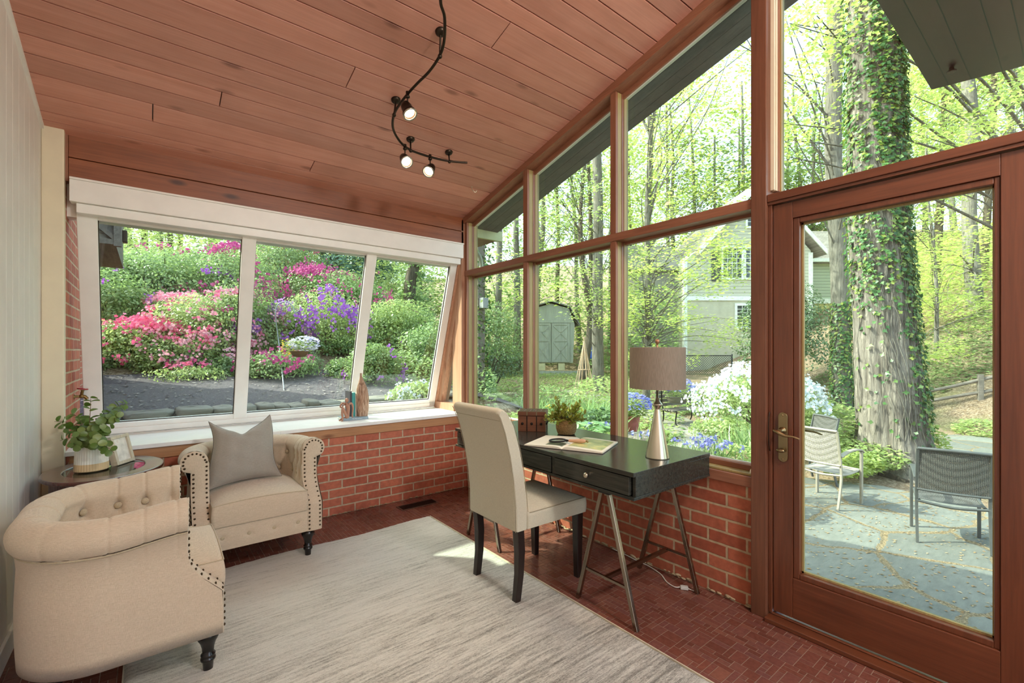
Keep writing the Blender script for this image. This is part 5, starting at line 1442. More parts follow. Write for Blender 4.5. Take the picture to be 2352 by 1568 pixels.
o = MB().box(-.234, -.19, 6.6, 6.7, 2.47, 2.60).build('lantern', M['metal'], wg, bevel=.005); o.matrix_parent_inverse = wi
# downspout at the corner outside
ds_ = tag(MB().tube([(2.62,3.97,2.42),(2.63,3.97,2.34),(2.70,3.96,2.26),(2.72,3.95,2.15),(2.68,3.94,2.06),(2.60,3.93,2.0),(2.55,3.92,1.9)], .022, 10, sub=5).build('downspout', plain('grey_pipe', (150,158,140), .4)), 'curved grey gutter pipe under the eave at the corner', 'pipe')
# ivy post with meter box
ip = gat(1101, 8.0); ivp = empty('ivy_covered_post', ip, 0, 'ivy covered post with grey meter box, seen at the edge of the first pane', 'post')
o = MB().box(-.07,.07,-.07,.07,-.3,2.9).build('post', M['grey_timber'], ivp)
q = [(ip.x+R.gauss(0,.10), ip.y+R.gauss(0,.10), ip.z+R.uniform(0,2.9)) for k in range(1500)]
scatter('ivy_leaves', LEAF, q, .075, M['ivy'], ivp, upb=.2, seed=12)
o = MB().box(.0,.11,-.06,.06,1.46,1.64).build('meter_box', plain('meter_grey', (140,142,140), .5), ivp, bevel=.006); o.location = Vector((-.07,-.16,0)); 
# ------------------------------------------------------------------ shed, house, fences, furniture, beds
def camframe(u, b, z):
    p = at(u, 804, b); return Vector((p.x, p.y, z))
RZC = -TH
M['shedw'] = wood('shed_boards', (180,180,164), (202,200,184), (146,142,128), 2, .85, gs=.5, knots=False)
shb = 23.0; sc_ = shb/FPX
def vz_(v): return CH+(HZ-v)*sc_
se_ = empty('garden_shed', camframe(1266, shb, vz_(850)), RZC, 'weathered grey barn shaped garden shed with cross braced double doors', 'shed')
z0 = -se_.location.z
def Zs(v): return vz_(v)+z0
def Xs(u): return (u-1266)*sc_
prof = [(Xs(1216),Zs(833)),(Xs(1316),Zs(833)),(Xs(1320),Zs(745)),(Xs(1307),Zs(708)),(Xs(1266),Zs(697)),(Xs(1225),Zs(708)),(Xs(1212),Zs(745))]
MB().prism(prof, 0, 2.6, 'y').build('walls', M['shedw'], se_)
rf = MB(); pr = [(Xs(1331),Zs(747)),(Xs(1308),Zs(705)),(Xs(1266),Zs(693)),(Xs(1224),Zs(705)),(Xs(1201),Zs(747))]
for (a, b_) in zip(pr[:-1], pr[1:]): rf.prism([a, b_, (b_[0], b_[1]+.06), (a[0], a[1]+.06)], -.18, 2.8, 'y')
rf.build('roof', plain('shed_roof', (140,140,134), .9), se_)
for s in (-1, 1):
    x0, x1 = (Xs(1226), Xs(1265)) if s < 0 else (Xs(1267), Xs(1308))
    dr = MB().box(x0, x1, -.04, 0, Zs(832), Zs(742)).build('door', M['shedw'], se_)
    m = MB(); w = .07
    zt, zm, zb = Zs(743), Zs(784), Zs(831)
    m.box(x0, x0+w, -.07, -.04, zb, zt).box(x1-w, x1, -.07, -.04, zb, zt)
    for z in (zb, zm, zt-w): m.box(x0+w, x1-w, -.07, -.04, z, z+w)
    for (za, zc_) in ((zb+w, zm), (zm+w, zt-w)):
        for (xa, xb) in ((x0+w, x1-w), (x1-w, x0+w)):
            dx, dz = xb-xa, zc_-za; L = math.hypot(dx, dz); m.box(0, L, -.066, -.04, -.035, .035, T((xa,0,za)) @ RY(-math.atan2(dz, dx)))
    m.build('bracing', M['shedw'], dr)
MB().box(Xs(1224), Xs(1310), -.05, 0, Zs(741), Zs(735)).build('lintel', M['shedw'], se_)
m = MB().box(Xs(1237), Xs(1252), -.05, .4, Zs(850), Zs(834)).box(Xs(1282), Xs(1297), -.05, .4, Zs(850), Zs(834))
m.build('piers', plain('pier_block', (214,200,160), .9), se_)
tag(MB().box(-1.1,1.1,-.7,-.35,-.08,.10).box(-1.1,1.1,-.34,-.1,-.08,.22).build('shed_step', M['shedw']), 'low grey wooden step in front of the garden shed doors', 'step')
so = bpy.data.objects['shed_step']; so.location = se_.location+Vector((.3,.0,-.25)); so.rotation_euler = (0,0,RZC)

# neighbouring house
hbD = 27.0; hs = hbD/FPX
ho = empty('neighbour_house', camframe(1740, hbD, CH+(HZ-865)*hs), RZC, 'two storey grey clapboard house with gabled roof seen through the trees', 'building')
hz0 = ho.location.z
def HX(u): return (u-1740)*hs
def HZz(v): return CH+(HZ-v)*hs-hz0
def siding_mat(name, c):
    m = Mat(name, .75); sep = m.node('ShaderNodeSeparateXYZ'); m.link(m.obj(), sep.inputs[0])
    w = m.math('FRACT', m.math('MULTIPLY', sep.outputs['Z'], 1/.19)); h = w
    m.col(m.mix(m.math('LESS_THAN', w, .10), s2l(c), s2l(tuple(int(x*.6) for x in c)))); m.bump(h, .03); return m.m
M['siding'] = siding_mat('clapboard', (208,206,192)); M['stucco'] = plain('stucco_wall', (196,190,170), .9, var=.05, nscale=3)
M['hroof'] = brick('roof_shingles', 'xz', (176,170,160), (140,134,126), (110,104,98)); M['htrim'] = plain('house_trim', (236,238,234), .5)
m = MB().prism([(HX(1572),HZz(683)),(HX(1862),HZz(683)),(HX(1862),HZz(575)),(HX(1740),HZz(440)),(HX(1600),HZz(575)),(HX(1572),HZz(600))], 0, 7, 'y'); m.build('upper_wall', M['siding'], ho)
MB().box(HX(1572), HX(1862), .02, 7, HZz(900), HZz(683)).build('lower_wall', M['stucco'], ho)
MB().box(HX(1570), HX(1864), -.06, .02, HZz(690), HZz(680)).build('belt_board', M['htrim'], ho)
MB().box(HX(1572)-.02, HX(1578), -.05, .3, HZz(900), HZz(600)).box(HX(1857), HX(1866), -.05, .3, HZz(900), HZz(580)).build('corner_boards', M['htrim'], ho)
for s in (-1, 1):
    ex = HX(1598) if s < 0 else HX(1886)
    a = (ex, HZz(588)); p = (HX(1740), HZz(428))
    MB().prism([a, p, (p[0], p[1]+.28), (a[0]-s*-.0, a[1]+.28)] if s < 0 else [p, a, (a[0], a[1]+.28), (p[0], p[1]+.28)], -.5, 7.2, 'y').build('roof_slope', M['hroof'], ho)
    MB().prism([a, p, (p[0], p[1]+.30), (a[0], a[1]+.30)] if s < 0 else [p, a, (a[0], a[1]+.30), (p[0], p[1]+.30)], -.56, -.5, 'y').build('barge_board', M['htrim'], ho)
M['hglass'] = Mat('house_window_glass', .08, color=(60,66,70)).m
def hwin(u0, u1, v0, v1, nx=4, ny=3, shutter=False):
    x0, x1, za, zb = HX(u0), HX(u1), HZz(v1), HZz(v0)
    w = MB().box(x0-.12, x1+.12, -.09, .0, zb, zb+.14).box(x0-.12, x1+.12, -.11, .0, za-.12, za).box(x0-.12, x0, -.09, 0, za, zb).box(x1, x1+.12, -.09, 0, za, zb)
    wo = w.build('window', M['htrim'], ho)
    MB().box(x0, x1, -.03, -.02, za, zb).build('pane', M['hglass'], wo)
    g = MB(); zm = (za+zb)/2
    for k in range(1, nx): x = x0+(x1-x0)*k/nx; g.box(x-.015, x+.015, -.05, -.03, za, zb)
    for k in range(1, 2*ny): z = za+(zb-za)*k/(2*ny); t = .035 if k == ny else .015; g.box(x0, x1, -.055, -.03, z-t, z+t)
    g.build('glazing_bars', M['htrim'], wo)
hwin(1660, 1702, 571, 638); hwin(1712, 1754, 571, 638); hwin(1764, 1806, 571, 638); hwin(1716, 1752, 478, 520, 3, 2)
hwin(1692, 1740, 702, 750); hwin(1750, 1798, 702, 750)
M['shut'] = plain('dark_shutter', (62,62,66), .5)
for u0, u1 in ((1634, 1656), (1811, 1833)): MB().box(HX(u0), HX(u1), -.08, 0, HZz(646), HZz(576)).build('shutter', M['shut'], ho)
# right wing set back
MB().box(HX(1862), HX(2030), 1.8, 8, HZz(905), HZz(682)).build('lower_wall', plain('ochre_wall', (206,196,132), .9, var=.05, nscale=2), ho)
MB().box(HX(1862), HX(2030), 1.8, 8, HZz(681), HZz(592)).build('upper_wall', siding_mat('green_clapboard', (186,194,176)), ho)
MB().box(HX(1862), HX(2030), 1.72, 1.8, HZz(690), HZz(678)).build('belt_board', M['htrim'], ho)
MB().prism([(1.3, HZz(590)), (1.3, HZz(583)), (5.0, HZz(480)), (5.0, HZz(490))], HX(1800), HX(2050), 'x').build('roof_slope', M['hroof'], ho)
MB().box(HX(1868), HX(2040), 1.12, 1.32, HZz(592), HZz(584)).build('gutter', M['htrim'], ho)
MB().tube([(HX(1880),1.2,HZz(590)), (HX(1880),1.2,HZz(596)), (HX(1868),1.5,HZz(606)), (HX(1868),1.5,HZz(880))], .06, 8).build('downpipe', M['htrim'], ho)
# left wing
MB().box(HX(1470), HX(1572), 1.2, 8, HZz(905), HZz(612)).build('side_wall', plain('side_wall_grey', (150,146,134), .9, var=.06, nscale=2), ho)
MB().prism([(.8, HZz(614)), (.8, HZz(606)), (5.0, HZz(520)), (5.0, HZz(530))], HX(1455), HX(1600), 'x').build('roof_slope', M['hroof'], ho)
ac_ = empty('air_conditioner', camframe(1897, 26.2, CH+(HZ-868)*26.2/FPX), RZC, 'grey outdoor air conditioner unit beside the ochre house wall', 'air conditioner')
MB().box(-.40,.40,-.3,.3,0,.62).build('case', plain('ac_grey', (120,118,110), .6, .3), ac_, bevel=.03)
m = MB(); [m.box(-.36,.36,-.315,-.30,.06+.05*k,.075+.05*k) for k in range(11)]; m.build('louvres', M['black'], ac_)
tag(MB().box(-.14,.14,-.1,0,0,.55).build('meter_cabinet', plain('meter_white', (216,216,204), .5), bevel=.02), 'small pale utility meter cabinet on the ochre house wall', 'meter')
bpy.data.objects['meter_cabinet'].location = camframe(1898, 28.3, CH+(HZ-822)*28.3/FPX); bpy.data.objects['meter_cabinet'].rotation_euler = (0,0,RZC)

# chain link fence
def chain_mat():
    m = Mat('chain_link', .5, .5, color=(70,74,74)); sep = m.node('ShaderNodeSeparateXYZ'); m.link(m.obj(), sep.inputs[0])
    a = m.math('FRACT', m.math('MULTIPLY', m.math('ADD', sep.outputs['X'], sep.outputs['Z']), 9)); b = m.math('FRACT', m.math('MULTIPLY', m.math('SUBTRACT', sep.outputs['X'], sep.outputs['Z']), 9))
    k = m.math('MAXIMUM', m.math('LESS_THAN', a, .16), m.math('LESS_THAN', b, .16)); m.link(k, m.b.inputs['Alpha']); return m.m
cf = empty('chain_link_fence', camframe(1625, 21.5, ground(*at(1625,804,21.5)[:2])), RZC, 'dark chain link fence in front of the grey house', 'fence')
MB().box(-1.35, 1.15, -.005, .005, .05, .95).build('mesh_panel', chain_mat(), cf)
for x in (-1.35, 1.15): MB().lathe([(.035,-.2),(.035,1.02),(.0,1.06)], 10, T((x,0,0))).build('post', M['black'], cf)
MB().tube([(-1.35,0,.97),(1.15,0,.97)], .02, 8).build('top_rail', M['black'], cf)

# split rail fence
def rail_fence(name, label, pts, h, grp=None):
    r0 = empty(name, pts[0], 0, label, 'fence', grp)
    inv_ = T(-pts[0])
    for p in pts:
        m = MB().box(-.055,.055,-.055,.055,-.3,h+.12, T(p) @ RZ(.4)); o = m.build('post', M['grey_timber'], r0, bevel=.012); o.matrix_parent_inverse = inv_
    for a, b_ in zip(pts[:-1], pts[1:]):
        for k, z in enumerate((h*.35, h*.92)):
            m = MB().tube([a+Vector((0,0,z+R.uniform(-.03,.03))), a.lerp(b_, .5)+Vector((0,0,z+R.uniform(-.03,.03))), b_+Vector((0,0,z+R.uniform(-.03,.03)))], .042, 6, sub=3)
            o = m.build('rail', M['grey_timber'], r0); o.matrix_parent_inverse = inv_
rail_fence('split_rail_fence', 'weathered split rail fence right of the big oak', [gat(2085, 12.4), gat(2252, 11.6), gat(2420, 11.0)], .52)
rail_fence('split_rail_fence', 'weathered split rail fence left of the big oak', [gat(1830, 15.2), gat(1965, 13.6)], .42)

# patio chairs
M['alu'] = plain('patio_aluminium', (172,164,152), .45, .4); M['alud'] = plain('patio_grey', (96,98,98), .45, .4)
def mesh_mat(name, c1, c2):
    m = Mat(name, .8); s = m.obj(); 
    a = m.node('ShaderNodeTexWave', wave_type='BANDS', bands_direction='X'); a.inputs['Scale'].default_value = 26; m.link(s, a.inputs['Vector'])
    b = m.node('ShaderNodeTexWave', wave_type='BANDS', bands_direction='Z'); b.inputs['Scale'].default_value = 26; m.link(s, b.inputs['Vector'])
    b2 = m.node('ShaderNodeTexWave', wave_type='BANDS', bands_direction='Y'); b2.inputs['Scale'].default_value = 26; m.link(s, b2.inputs['Vector'])
    k = m.math('MULTIPLY', m.math('MULTIPLY', m.math('ADD', a.outputs['Fac'], .35), m.math('ADD', b.outputs['Fac'], .35)), m.math('ADD', b2.outputs['Fac'], .5))
    m.col(m.ramp(k, [(.15, c1), (.8, c2)])); m.bump(k, .002)
    al = m.math('GREATER_THAN', k, .10); m.link(al, m.b.inputs['Alpha']); return m.m
M['sling'] = mesh_mat('sling_mesh', (96,90,84), (190,182,172)); M['slingd'] = mesh_mat('sling_mesh_dark', (34,34,34), (104,102,98))
def patio_chair(fm, sm):
    r0 = empty('patio_chair')
    W = .25
    for sx in (-1, 1):   # faces -y
        MB().tube([(sx*W, .235, 0), (sx*W, .185, .22), (sx*W, .165, .40), (sx*W, .195, .62), (sx*W, .255, .90)], .0155, 4, square=True, sub=3).build('rear_leg', fm, r0)
        MB().box(sx*W-.012, sx*W+.012, -.285, -.245, 0, .625).build('front_leg', fm, r0, bevel=.003)
        a_ = MB().tube([(sx*W, -.29, .615), (sx*W, -.20, .652), (sx*W, -.05, .655), (sx*W, .10, .63), (sx*W, .195, .60)], .001, 4, sub=3)
        a_ = MB(); P = [(-.295,.612),(-.25,.642),(-.16,.656),(-.04,.655),(.08,.637),(.19,.605)]
        vs = [];
        for y, z in P: vs += [(sx*W-.024, y, z-.010), (sx*W+.024, y, z-.010), (sx*W+.024, y, z+.010), (sx*W-.024, y, z+.010)]
        fs = [(3,2,1,0), tuple(4*(len(P)-1)+k for k in range(4))]
        for k in range(len(P)-1):
            o_ = 4*k
            for e in range(4): fs.append((o_+e, o_+(e+1) % 4, o_+4+(e+1) % 4, o_+4+e))
        a_.add(vs, fs); a_.build('armrest', fm, r0, bevel=.004)
        MB().tube([(sx*(W-.02), -.265, .40), (sx*(W-.02), -.05, .375), (sx*(W-.02), .165, .385)], .014, 6, sub=3).build('seat_rail', fm, r0)
    MB().tube([(-W, -.265, .40), (W, -.265, .40)], .013, 6).build('front_rail', fm, r0)
    MB().tube([(-W, .165, .385), (0, .175, .36), (W, .165, .385)], .013, 6, sub=4).build('back_rail', fm, r0)
    MB().tube([(-W, .255, .90), (0, .275, .905), (W, .255, .90)], .0155, 6, sub=4).build('top_rail', fm, r0)
    MB().tube([(-W, .185, .50), (0, .20, .495), (W, .185, .50)], .012, 6, sub=4).build('cross_rail', fm, r0)
    MB().grid(lambda i, j: (-W+.012+(2*W-.024)*i/14, .187+.066*j/10+.018*math.sin(PI*i/14), .51+.385*j/10), 15, 11).build('back_sling', sm, r0)
    MB().grid(lambda i, j: (-W+.02+(2*W-.04)*i/10, -.262+.425*j/10, .402-.022*math.sin(PI*j/10)-.012*math.sin(PI*i/10)), 11, 11).build('seat_sling', sm, r0)
    return r0
PZ = -.549
ca_ = patio_chair(M['alu'], M['sling']); ca_.location = (6.44, 1.99, PZ); ca_.rotation_euler = (0,0,PI/2-.19)
tag(ca_, 'sunlit beige metal patio chair behind the door lever', 'chair', 'mesh patio chairs')
cb_ = patio_chair(M['alud'], M['slingd']); cb_.location = (6.03, .845, PZ); cb_.rotation_euler = (0,0,PI/2+.27)
tag(cb_, 'dark mesh backed patio chair at the right of the door glass, seen from behind', 'chair', 'mesh patio chairs')
cc_ = copy_tree(cb_); cc_.location = (7.2, 2.45, PZ); cc_.rotation_euler = (0,0,PI+.9)
tag(cc_, 'grey metal patio chair partly hidden behind the sunlit beige chair', 'chair', 'mesh patio chairs')

# big white azalea, planter beds
wa = at(1745, 930, 8.3)
shrub('large rounded bush covered in white flowers outside the windows', (wa.x, wa.y, wa.z), (1.18, 1.0, .66), 'leafM', 9000, .05, [('fl_white', 2600, .056, lambda q: q[2] > wa.z-.12+.22*math.sin(q[0]*4+q[1]*3))], name='azalea_bush', seed=41)
shrub('bright green leafy clump at the foot of the white azalea', at(1660, 990, 7.6), (.55,.5,.22), 'leafM', 1500, .06, [], name='leafy_clump', cat='plant', seed=42)
# dark camellia-like bush by the house
shrub('dark leafed tall bush in front of the house, split by the wooden post', at(1800, 790, 17), (1.7,1.7,2.4), 'leafD', 11000, .11, [], name='tall_bush', seed=43, shell=.3)
def pot(label, u, v, b, r, h, col, fl, leaf='leafM', fs=.04, nf=380, fr=None, cat='plant', name='potted_flowers'):
    p = at(u, v, b); r0 = empty(name, p, 0, label, cat)
    if h: MB().lathe([(r*.62,0),(r*.70,.01),(r*.95,h*.6),(r,h*.9),(r*1.06,h*.93),(r*1.06,h),(r*.94,h),(r*.9,h*.9),(0,h*.9)], 28, cap=False).build('pot', plain('glaze', col, .35, var=.12, nscale=6), r0)
    fr = fr or (r*1.7, r*1.7, r*1.1)
    scatter('foliage', LOBE, in_ellipsoid((p.x,p.y,p.z+h+fr[2]*.45), (fr[0]*.8,fr[1]*.8,fr[2]*.75), 420, .3), .07, M[leaf], r0, seed=3)
    q = in_ellipsoid((p.x,p.y,p.z+h+fr[2]*.75), fr, nf*2, .86); q = q[q[:,2] > p.z+h+fr[2]*.55][:nf]
    scatter('flowers', FLW, q, fs, M[fl], r0, upb=.6, seed=4)
    return r0
pot('blue violet hydrangea in a glazed red pot outside the middle mullion', 1450, 995, 6.9, .125, .27, (170,96,92), 'fl_blue', fs=.05, nf=420, fr=(.30,.30,.20))
pot('bowl of blue pansies standing on the garden bench', 1556, 925, 11.0, .26, .16, (110,104,96), 'fl_blue', fs=.07, nf=330, fr=(.46,.40,.26))
# garden bench
bn = empty('garden_bench', gat(1570, 11.3), RZC+.5, 'old grey slatted garden bench with curved iron legs behind the white bush', 'bench')
m = MB(); [m.box(-.62,.62,-.22+.085*k,-.16+.085*k,.40,.425) for k in range(5)]; m.build('seat', M['grey_timber'], bn)
m = MB(); [m.box(-.62,.62,.22,.24,.50+.10*k,.57+.10*k, RX(-.12)) for k in range(4)]; m.build('backrest', M['grey_timber'], bn)
for x in (-.5, .5):
    MB().tube([(x,-.30,0),(x,-.20,.12),(x,-.22,.32),(x,-.2,.40),(x,.18,.40),(x,.24,.85)], .017, 6, sub=4).tube([(x,.30,0),(x,.18,.15),(x,.18,.40)], .017, 6, sub=4).build('leg', M['black'], bn)
# irises, grasses, hosta, ferns
M['blade'] = leafm('iris_blade', [(120,150,96), (150,176,110), (170,190,130)], .5, .05)
M['iris'] = leafm('iris_blue', [(124,124,196), (150,150,214), (170,176,226)], .4, .03)
M['teal_blade'] = leafm('teal_blade', [(126,158,100), (150,180,118), (172,196,138)], .5, .05)
def clump(label, u, v, b, w, h, n, bm, flower=None, nf=0, fs=.05, name='iris_clump', cat='flowers', seed=1, grp=None, tilt=.35, fy=1.0):
    p = at(u, v, b); r0 = empty(name, p, 0, label, cat, grp); r_ = np.random.default_rng(seed)
    q = np.stack([p.x+r_.normal(size=n)*w*.5, p.y+r_.normal(size=n)*w*.5, np.full(n, p.z)], 1)
    # blade template stands along its local z
    nn = np.stack([r_.normal(size=n)*tilt, r_.normal(size=n)*tilt, np.ones(n)], 1)
    scatter('blades', BLADE, q, h, M[bm], r0, nrm=nn, seed=seed)
    if flower:
        c = np.stack([p.x+r_.normal(size=nf)*w*.45, p.y+r_.normal(size=nf)*w*.45, p.z+h*fy*r_.uniform(.6,1.05,nf)], 1)
        q = np.repeat(c, 5, axis=0)+r_.normal(size=(nf*5,3))*fs*.4; scatter('flowers', FLW, q, fs, M[flower], r0, upb=.1, seed=seed)
    return r0
IG = 'blue irises below the tall windows'
for k, (u, v, b, w, h, nb, nf) in enumerate([(1565,1040,5.3,.25,.16,40,7),(1600,1045,5.2,.22,.17,36,9),(1640,1048,5.1,.25,.22,44,12),(1385,1004,5.8,.3,.20,44,9),(1490,1016,5.6,.2,.15,26,5),(1660,1052,5.0,.2,.18,30,8)]):
    clump(['small blue iris clump right behind the lamp base','low blue iris clump under the right pane, second from the lamp','tall deep blue iris clump under the right pane','pale blue iris clump behind the open book','single blue iris between mullion and lamp','blue iris clump closest to the big wooden post'][k], u, v, b, w, h, nb, 'blade', 'iris', nf, .042, seed=50+k, grp=IG)
clump('arching grassy daylily clump outside the middle pane', 1365, 975, 6.9, .42, .42, 230, 'teal_blade', 'fl_yel', 5, .05, name='daylily_clump', cat='plant', seed=60, tilt=.6, fy=.6)
clump('grassy green clump left of the daylilies in the middle pane', 1262, 960, 7.6, .40, .36, 160, 'teal_blade', 'fl_yel', 4, .05, name='grass_clump', cat='plant', seed=61, tilt=.6, fy=.6)
clump('grassy leaves at the foot of the big wooden post outside', 1715, 1030, 5.6, .3, .28, 110, 'blade', name='grass_clump', cat='plant', seed=62, tilt=.55)
HO = ([(-.5,0,0),(-.25,-.2,.06),(.1,-.3,.08),(.5,0,-.10),(.1,.3,.08),(-.25,.2,.06)], [(0,1,2,3),(0,3,4,5)])
M['hosta'] = leafm('hosta_leaf', [(150,186,130), (172,204,146), (130,170,112)], .5, .08)
def mound(label, u, v, b, r3, n, sz, mat, name, tmpl=LOBE, cat='plant', seed=1, upb=.6, grp=None):
    p = at(u, v, b); r0 = empty(name, p, 0, label, cat, grp); scatter('foliage', tmpl, in_ellipsoid(p, r3, n, .5), sz, M[mat], r0, seed=seed, upb=upb); return r0
mound('broad leafed pale hosta behind the rope pot', 1355, 985, 5.6, (.30,.25,.10), 46, .20, 'hosta', 'hosta', HO)
mound('dark green leafy mound behind the hosta', 1385, 965, 6.4, (.36,.3,.16), 260, .10, 'leafD', 'leafy_mound')
mound('low green plants in the first tall pane', 1150, 975, 6.4, (.6,.5,.16), 700, .07, 'leafM', 'leafy_mound')
mound('green groundcover with yellow tips beside the box', 1215, 965, 6.8, (.5,.4,.16), 500, .07, 'leafM', 'leafy_mound')
mound('feathery green perennials left of the trellis', 1250, 920, 9, (.7,.6,.30), 900, .08, 'leafG', 'leafy_mound')
mound('feathery green perennials right of the trellis', 1385, 900, 9.5, (.8,.6,.35), 1100, .08, 'leafM', 'leafy_mound')
mound('pale green fern mound at the right edge of the last pane', 1690, 1045, 5.2, (.32,.25,.12), 420, .06, 'leafM', 'fern')
mound('tall feathery green plants between white bush and oak', 1905, 985, 8.0, (.8,.7,.50), 2200, .09, 'leafM', 'fern')
mound('bright green leafy groundcover spreading at the foot of the oak', 1990, 1040, 7.2, (.95,.6,.20), 2600, .075, 'leafM', 'groundcover')
mound('lower green groundcover edging the patio by the oak', 1960, 1065, 6.7, (.8,.35,.14), 1500, .07, 'leafY', 'groundcover')
mound('light green seedling shrub right of the oak trunk', 2128, 1020, 7.4, (.30,.3,.36), 700, .07, 'leafY', 'sapling')
mound('green ferny strip along the far flagstones', 2255, 985, 10.2, (.8,.5,.22), 900, .09, 'leafM', 'fern')
# ivy ground cover beyond, uncountable
q = []
for k in range(26000):
    u = R.uniform(1560, 2420); b_ = R.uniform(9.5, 17.5); p = gat(u, b_)
    if 2140 < u and b_ < 12.6 and b_ > 8.6: continue
    if 1570 < u < 1660 and b_ < 12.5: continue
    q.append((p.x, p.y, p.z+R.random()*.10))
tag(scatter('ivy_groundcover', LOBE, q, .11, M['leafG'], upb=.75, seed=7), 'green ivy covering the ground beyond the patio', 'groundcover', None, 'stuff')
q = []
for k in range(16000):
    u = R.uniform(1040, 1560); b_ = R.uniform(8.5, 24); p = gat(u, b_)
    if R.random() < .5*ss(0, 1, math.sin(p.x*1.3)*math.cos(p.y*1.1)): continue
    q.append((p.x, p.y, p.z+R.random()*.10))
tag(scatter('woodland_undergrowth', LEAF, q, .13, M['leafM'], upb=.6, seed=8), 'low green undergrowth on the slope before the shed', 'groundcover', None, 'stuff')
q = []
for k in range(15000):
    u = R.uniform(1980, 2480); b_ = R.uniform(17, 34); p = gat(u, b_); q.append((p.x, p.y, p.z+.3+R.random()**2*2.6))
tag(scatter('hillside_saplings', LOBE, q, .20, M['leafY'], upb=.75, seed=9), 'bright green saplings covering the hillside behind the rail fence', 'foliage', None, 'stuff')
q = []
for k in range(16000):
    u = R.uniform(880, 1560); b_ = R.uniform(20, 34)
    if 1185 < u < 1350 and b_ < 27: continue
    p = gat(u, b_); q.append((p.x, p.y, p.z+.3+R.random()**1.6*4.0))
tag(scatter('woodland_understory', LEAF, q, .26, M['leafG'], upb=.6, seed=10), 'shrubby woodland understory behind the shed', 'foliage', None, 'stuff')
q = []
for k in range(14000):
    u = R.uniform(120, 1000); b_ = R.uniform(12.5, 20); p = gat(u, b_); q.append((p.x, p.y, p.z+.2+R.random()**1.5*2.2))
tag(scatter('bank_understory', LEAF, q, .15, M['leafM'], upb=.55, seed=13), 'leafy undergrowth filling the top of the azalea bank', 'foliage', None, 'stuff')
q = []
for k in range(9000):
    u = R.uniform(820, 1140); b_ = R.uniform(6.9, 11.5); p = gat(u, b_); q.append((p.x, p.y, p.z+R.random()**2*.5))
tag(scatter('bank_edge_growth', LEAF, q, .07, M['leafG'], upb=.5, seed=14), 'tangled green growth at the right end of the bank', 'foliage', None, 'stuff')
# trellis, barrel, log, grill, planter, stump
tr0 = gat(1342, 12.5); tz = CH+(HZ-778)*12.5/FPX
m = MB()
for k in range(6):
    a = 2*PI*k/6; m.tube([(tr0.x+.42*math.cos(a), tr0.y+.42*math.sin(a), tr0.z-.05), (tr0.x-.02*math.cos(a), tr0.y-.02*math.sin(a), tz+.05)], .016, 5)
for t in (.3, .6): m.tube([(tr0.x+.42*(1-t)*math.cos(2*PI*k/12), tr0.y+.42*(1-t)*math.sin(2*PI*k/12), tr0.z+(tz-tr0.z)*t) for k in range(13)], .008, 5)
tag(m.build('stick_trellis', plain('stick_wood', (190,160,130), .8)), 'teepee trellis of thin sticks in the garden, right of the shed', 'trellis')
tag(MB().lathe([(.0,0),(.20,0),(.21,.1),(.21,.55),(.17,.62),(.08,.66),(0,.66)], 20, T(at(1358, 824, 21)), cap=False).build('blue_barrel', plain('blue_plastic', (50,96,190), .4)), 'small bright blue barrel standing near the shed', 'barrel')
lg0, lg1 = at(2004, 1090, 7.05), at(2085, 1112, 6.5)
tag(MB().tube([lg0, lg0.lerp(lg1,.5)+Vector((0,0,.02)), lg1], [.07,.075,.06], 10, sub=3).build('edging_log', M['barkd']), 'short dark log edging the patio below the oak', 'log')
gk0 = gat(2108, 9.6); gk1 = empty('kettle_grill', gk0, 0, 'dark green domed grill on legs behind the oak trunk', 'grill')
hg = CH+(HZ-985)*9.6/FPX-gk0.z
MB().lathe([(.0,hg-.16),(.12,hg-.13),(.19,hg-.02),(.20,hg),(.215,hg),(.215,hg+.015),(.19,hg+.03),(.14,hg+.14),(.0,hg+.19)], 24, cap=False).build('bowl', plain('grill_green', (60,78,66), .3), gk1)
for k in range(3):
    a = 2*PI*k/3; MB().tube([(.12*math.cos(a), .12*math.sin(a), hg-.08), (.24*math.cos(a), .24*math.sin(a), 0)], .012, 6).build('leg', M['black'], gk1)
bk0 = gat(1962, 9.8); MBk = empty('basket_planter', bk0, 0, 'dark woven planter half hidden left of the oak trunk', 'planter')
MB().lathe([(.0,0),(.16,0),(.24,.30),(.27,.40),(.25,.40),(.20,.2),(.0,.15)], 20, cap=False).build('basket', plain('basket_brown', (92,82,70), .9, bump=.004), MBk)
sp0 = at(1478, 1008, 5.9)
tag(MB().lathe([(.22,0),(.20,.12),(.17,.135),(.0,.14)], 20, T(sp0-Vector((0,0,.10)))).build('tree_stump', M['bark']), 'short sawn tree stump left of the lamp outside', 'stump')
rk = MB()
for k in range(7):
    p = at(1425+k*13, 1000+R.uniform(-6,6), 6.3+R.uniform(-.3,.3)); rr_ = R.uniform(.05,.11); rk = MB().sphere(p, rr_, 9, 6, sq=(1.5,1,.5))
    tag(rk.build('edging_rock', M['fieldstone']), 'pale flat rock edging the bed behind the mullion', 'rock', 'rocks edging the bed')
# fallen leaves on the patio
q = [(R.uniform(3.4, 7.3), R.uniform(-.5, 2.3), -.545) for k in range(1300)]
tag(scatter('fallen_leaves', LEAF, q, .03, leafm('dry_leaf', [(150,116,80), (184,150,110), (206,186,150), (120,96,60)], .2, .02), upb=.93, seed=15), 'scattered dry leaves on the flagstones', 'leaves', None, 'stuff')
q = [(R.uniform(-3, 3.5), R.uniform(6.1, 8.6)) for k in range(1100)]; q = [(x, y, ground(x, y)+.035) for x, y in q]
tag(scatter('bark_scraps', LEAF, q, .05, leafm('pale_scrap', [(150,140,134), (190,180,172), (110,100,96)], .1, .02), upb=.85, seed=16), 'pale scraps and twigs lying on the dark mulch', 'debris', None, 'stuff')

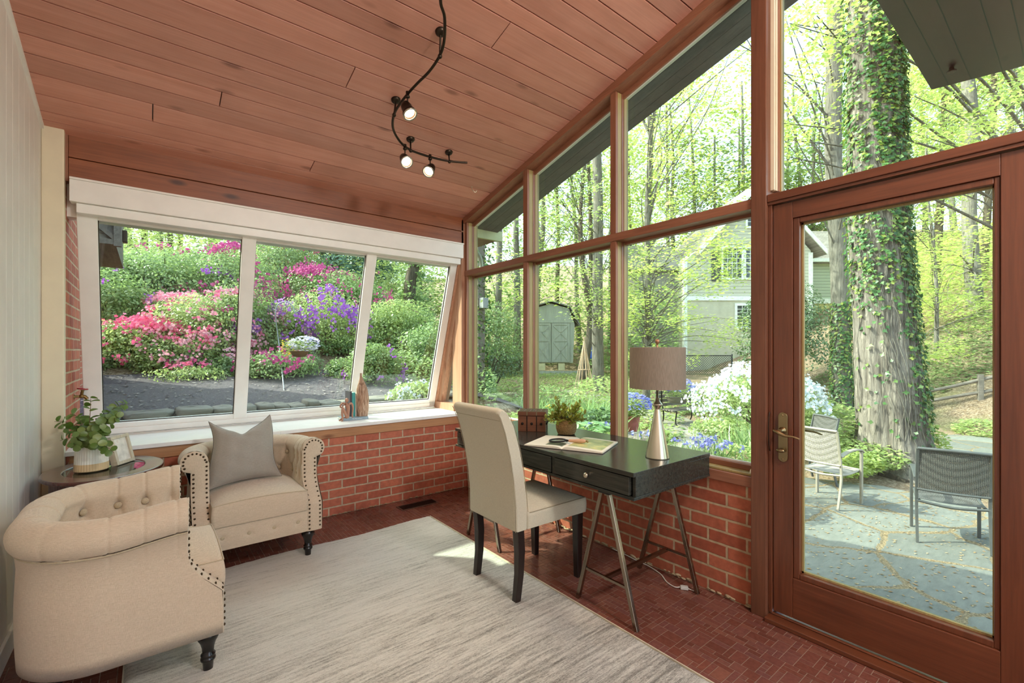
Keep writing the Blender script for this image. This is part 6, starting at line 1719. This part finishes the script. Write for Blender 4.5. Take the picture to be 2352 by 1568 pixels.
# ------------------------------------------------------------------ light, sky, camera
# unseen fill globe and point light, added behind the camera to brighten the room
gl_ = empty('fill_globe', (1.5, -.9, ceil_z(-.9)-.02), 0, 'added glowing fill globe, unseen in the rear half of the room', 'ceiling light')
MB().lathe([(.07,0),(.07,-.02),(.02,-.03),(.02,-.35)], 20).build('stem', M['metal'], gl_)
MB().sphere((0,0,-.52), .17, 28, 18).build('globe', emit('fill_glow', (255,240,220), 6.0), gl_)
L = bpy.data.lights.new('fill_light', 'POINT'); L.energy = 92; L.color = (1, .97, .93); L.shadow_soft_size = .18
lo = bpy.data.objects.new('fill_light', L); C.objects.link(lo); lo.location = (1.5, -.9, ceil_z(-.9)-.78)

SUNV = Vector((.77, -.80, -1.0)).normalized()
L = bpy.data.lights.new('sun', 'SUN'); L.energy = 5.0; L.angle = math.radians(.55); L.color = (1.0, .95, .86)
so = bpy.data.objects.new('sun', L); C.objects.link(so); so.rotation_euler = (-SUNV).to_track_quat('Z','Y').to_euler(); so.location = (-5, 9, 12)
w = bpy.data.worlds.new('sky'); bpy.context.scene.world = w; w.use_nodes = True
nt = w.node_tree; bg = nt.nodes['Background']; sk = nt.nodes.new('ShaderNodeTexSky'); sk.sky_type = 'NISHITA'; sk.sun_disc = False
sk.sun_elevation = math.asin(-SUNV.z); sk.sun_rotation = math.atan2(-SUNV.x, -SUNV.y); sk.air_density = 1.0; sk.dust_density = 2.5; sk.ozone_density = .8
hs_ = nt.nodes.new('ShaderNodeHueSaturation'); hs_.inputs['Saturation'].default_value = .72; nt.links.new(sk.outputs['Color'], hs_.inputs['Color']); nt.links.new(hs_.outputs['Color'], bg.inputs['Color']); bg.inputs['Strength'].default_value = 0.5
cam = bpy.data.cameras.new('camera'); co_ = bpy.data.objects.new('camera', cam); C.objects.link(co_)
cam.sensor_width = 36; cam.lens = 36*FPX/2352; cam.shift_y = 20/2352; cam.clip_start = .05; cam.clip_end = 300
co_.location = (0, 0, CH); co_.rotation_euler = (PI/2, 0, -TH)
sc = bpy.context.scene; sc.camera = co_
sc.view_settings.view_transform = 'Standard'; sc.view_settings.look = 'None'; sc.view_settings.exposure = 1.02; sc.view_settings.gamma = 1
sc.view_settings.use_curve_mapping = False
sc.cycles.max_bounces = 14; sc.cycles.transparent_max_bounces = 24; sc.cycles.diffuse_bounces = 6; sc.cycles.transmission_bounces = 8
sc.cycles.sample_clamp_indirect = 6; sc.cycles.caustics_reflective = False; sc.cycles.caustics_refractive = False
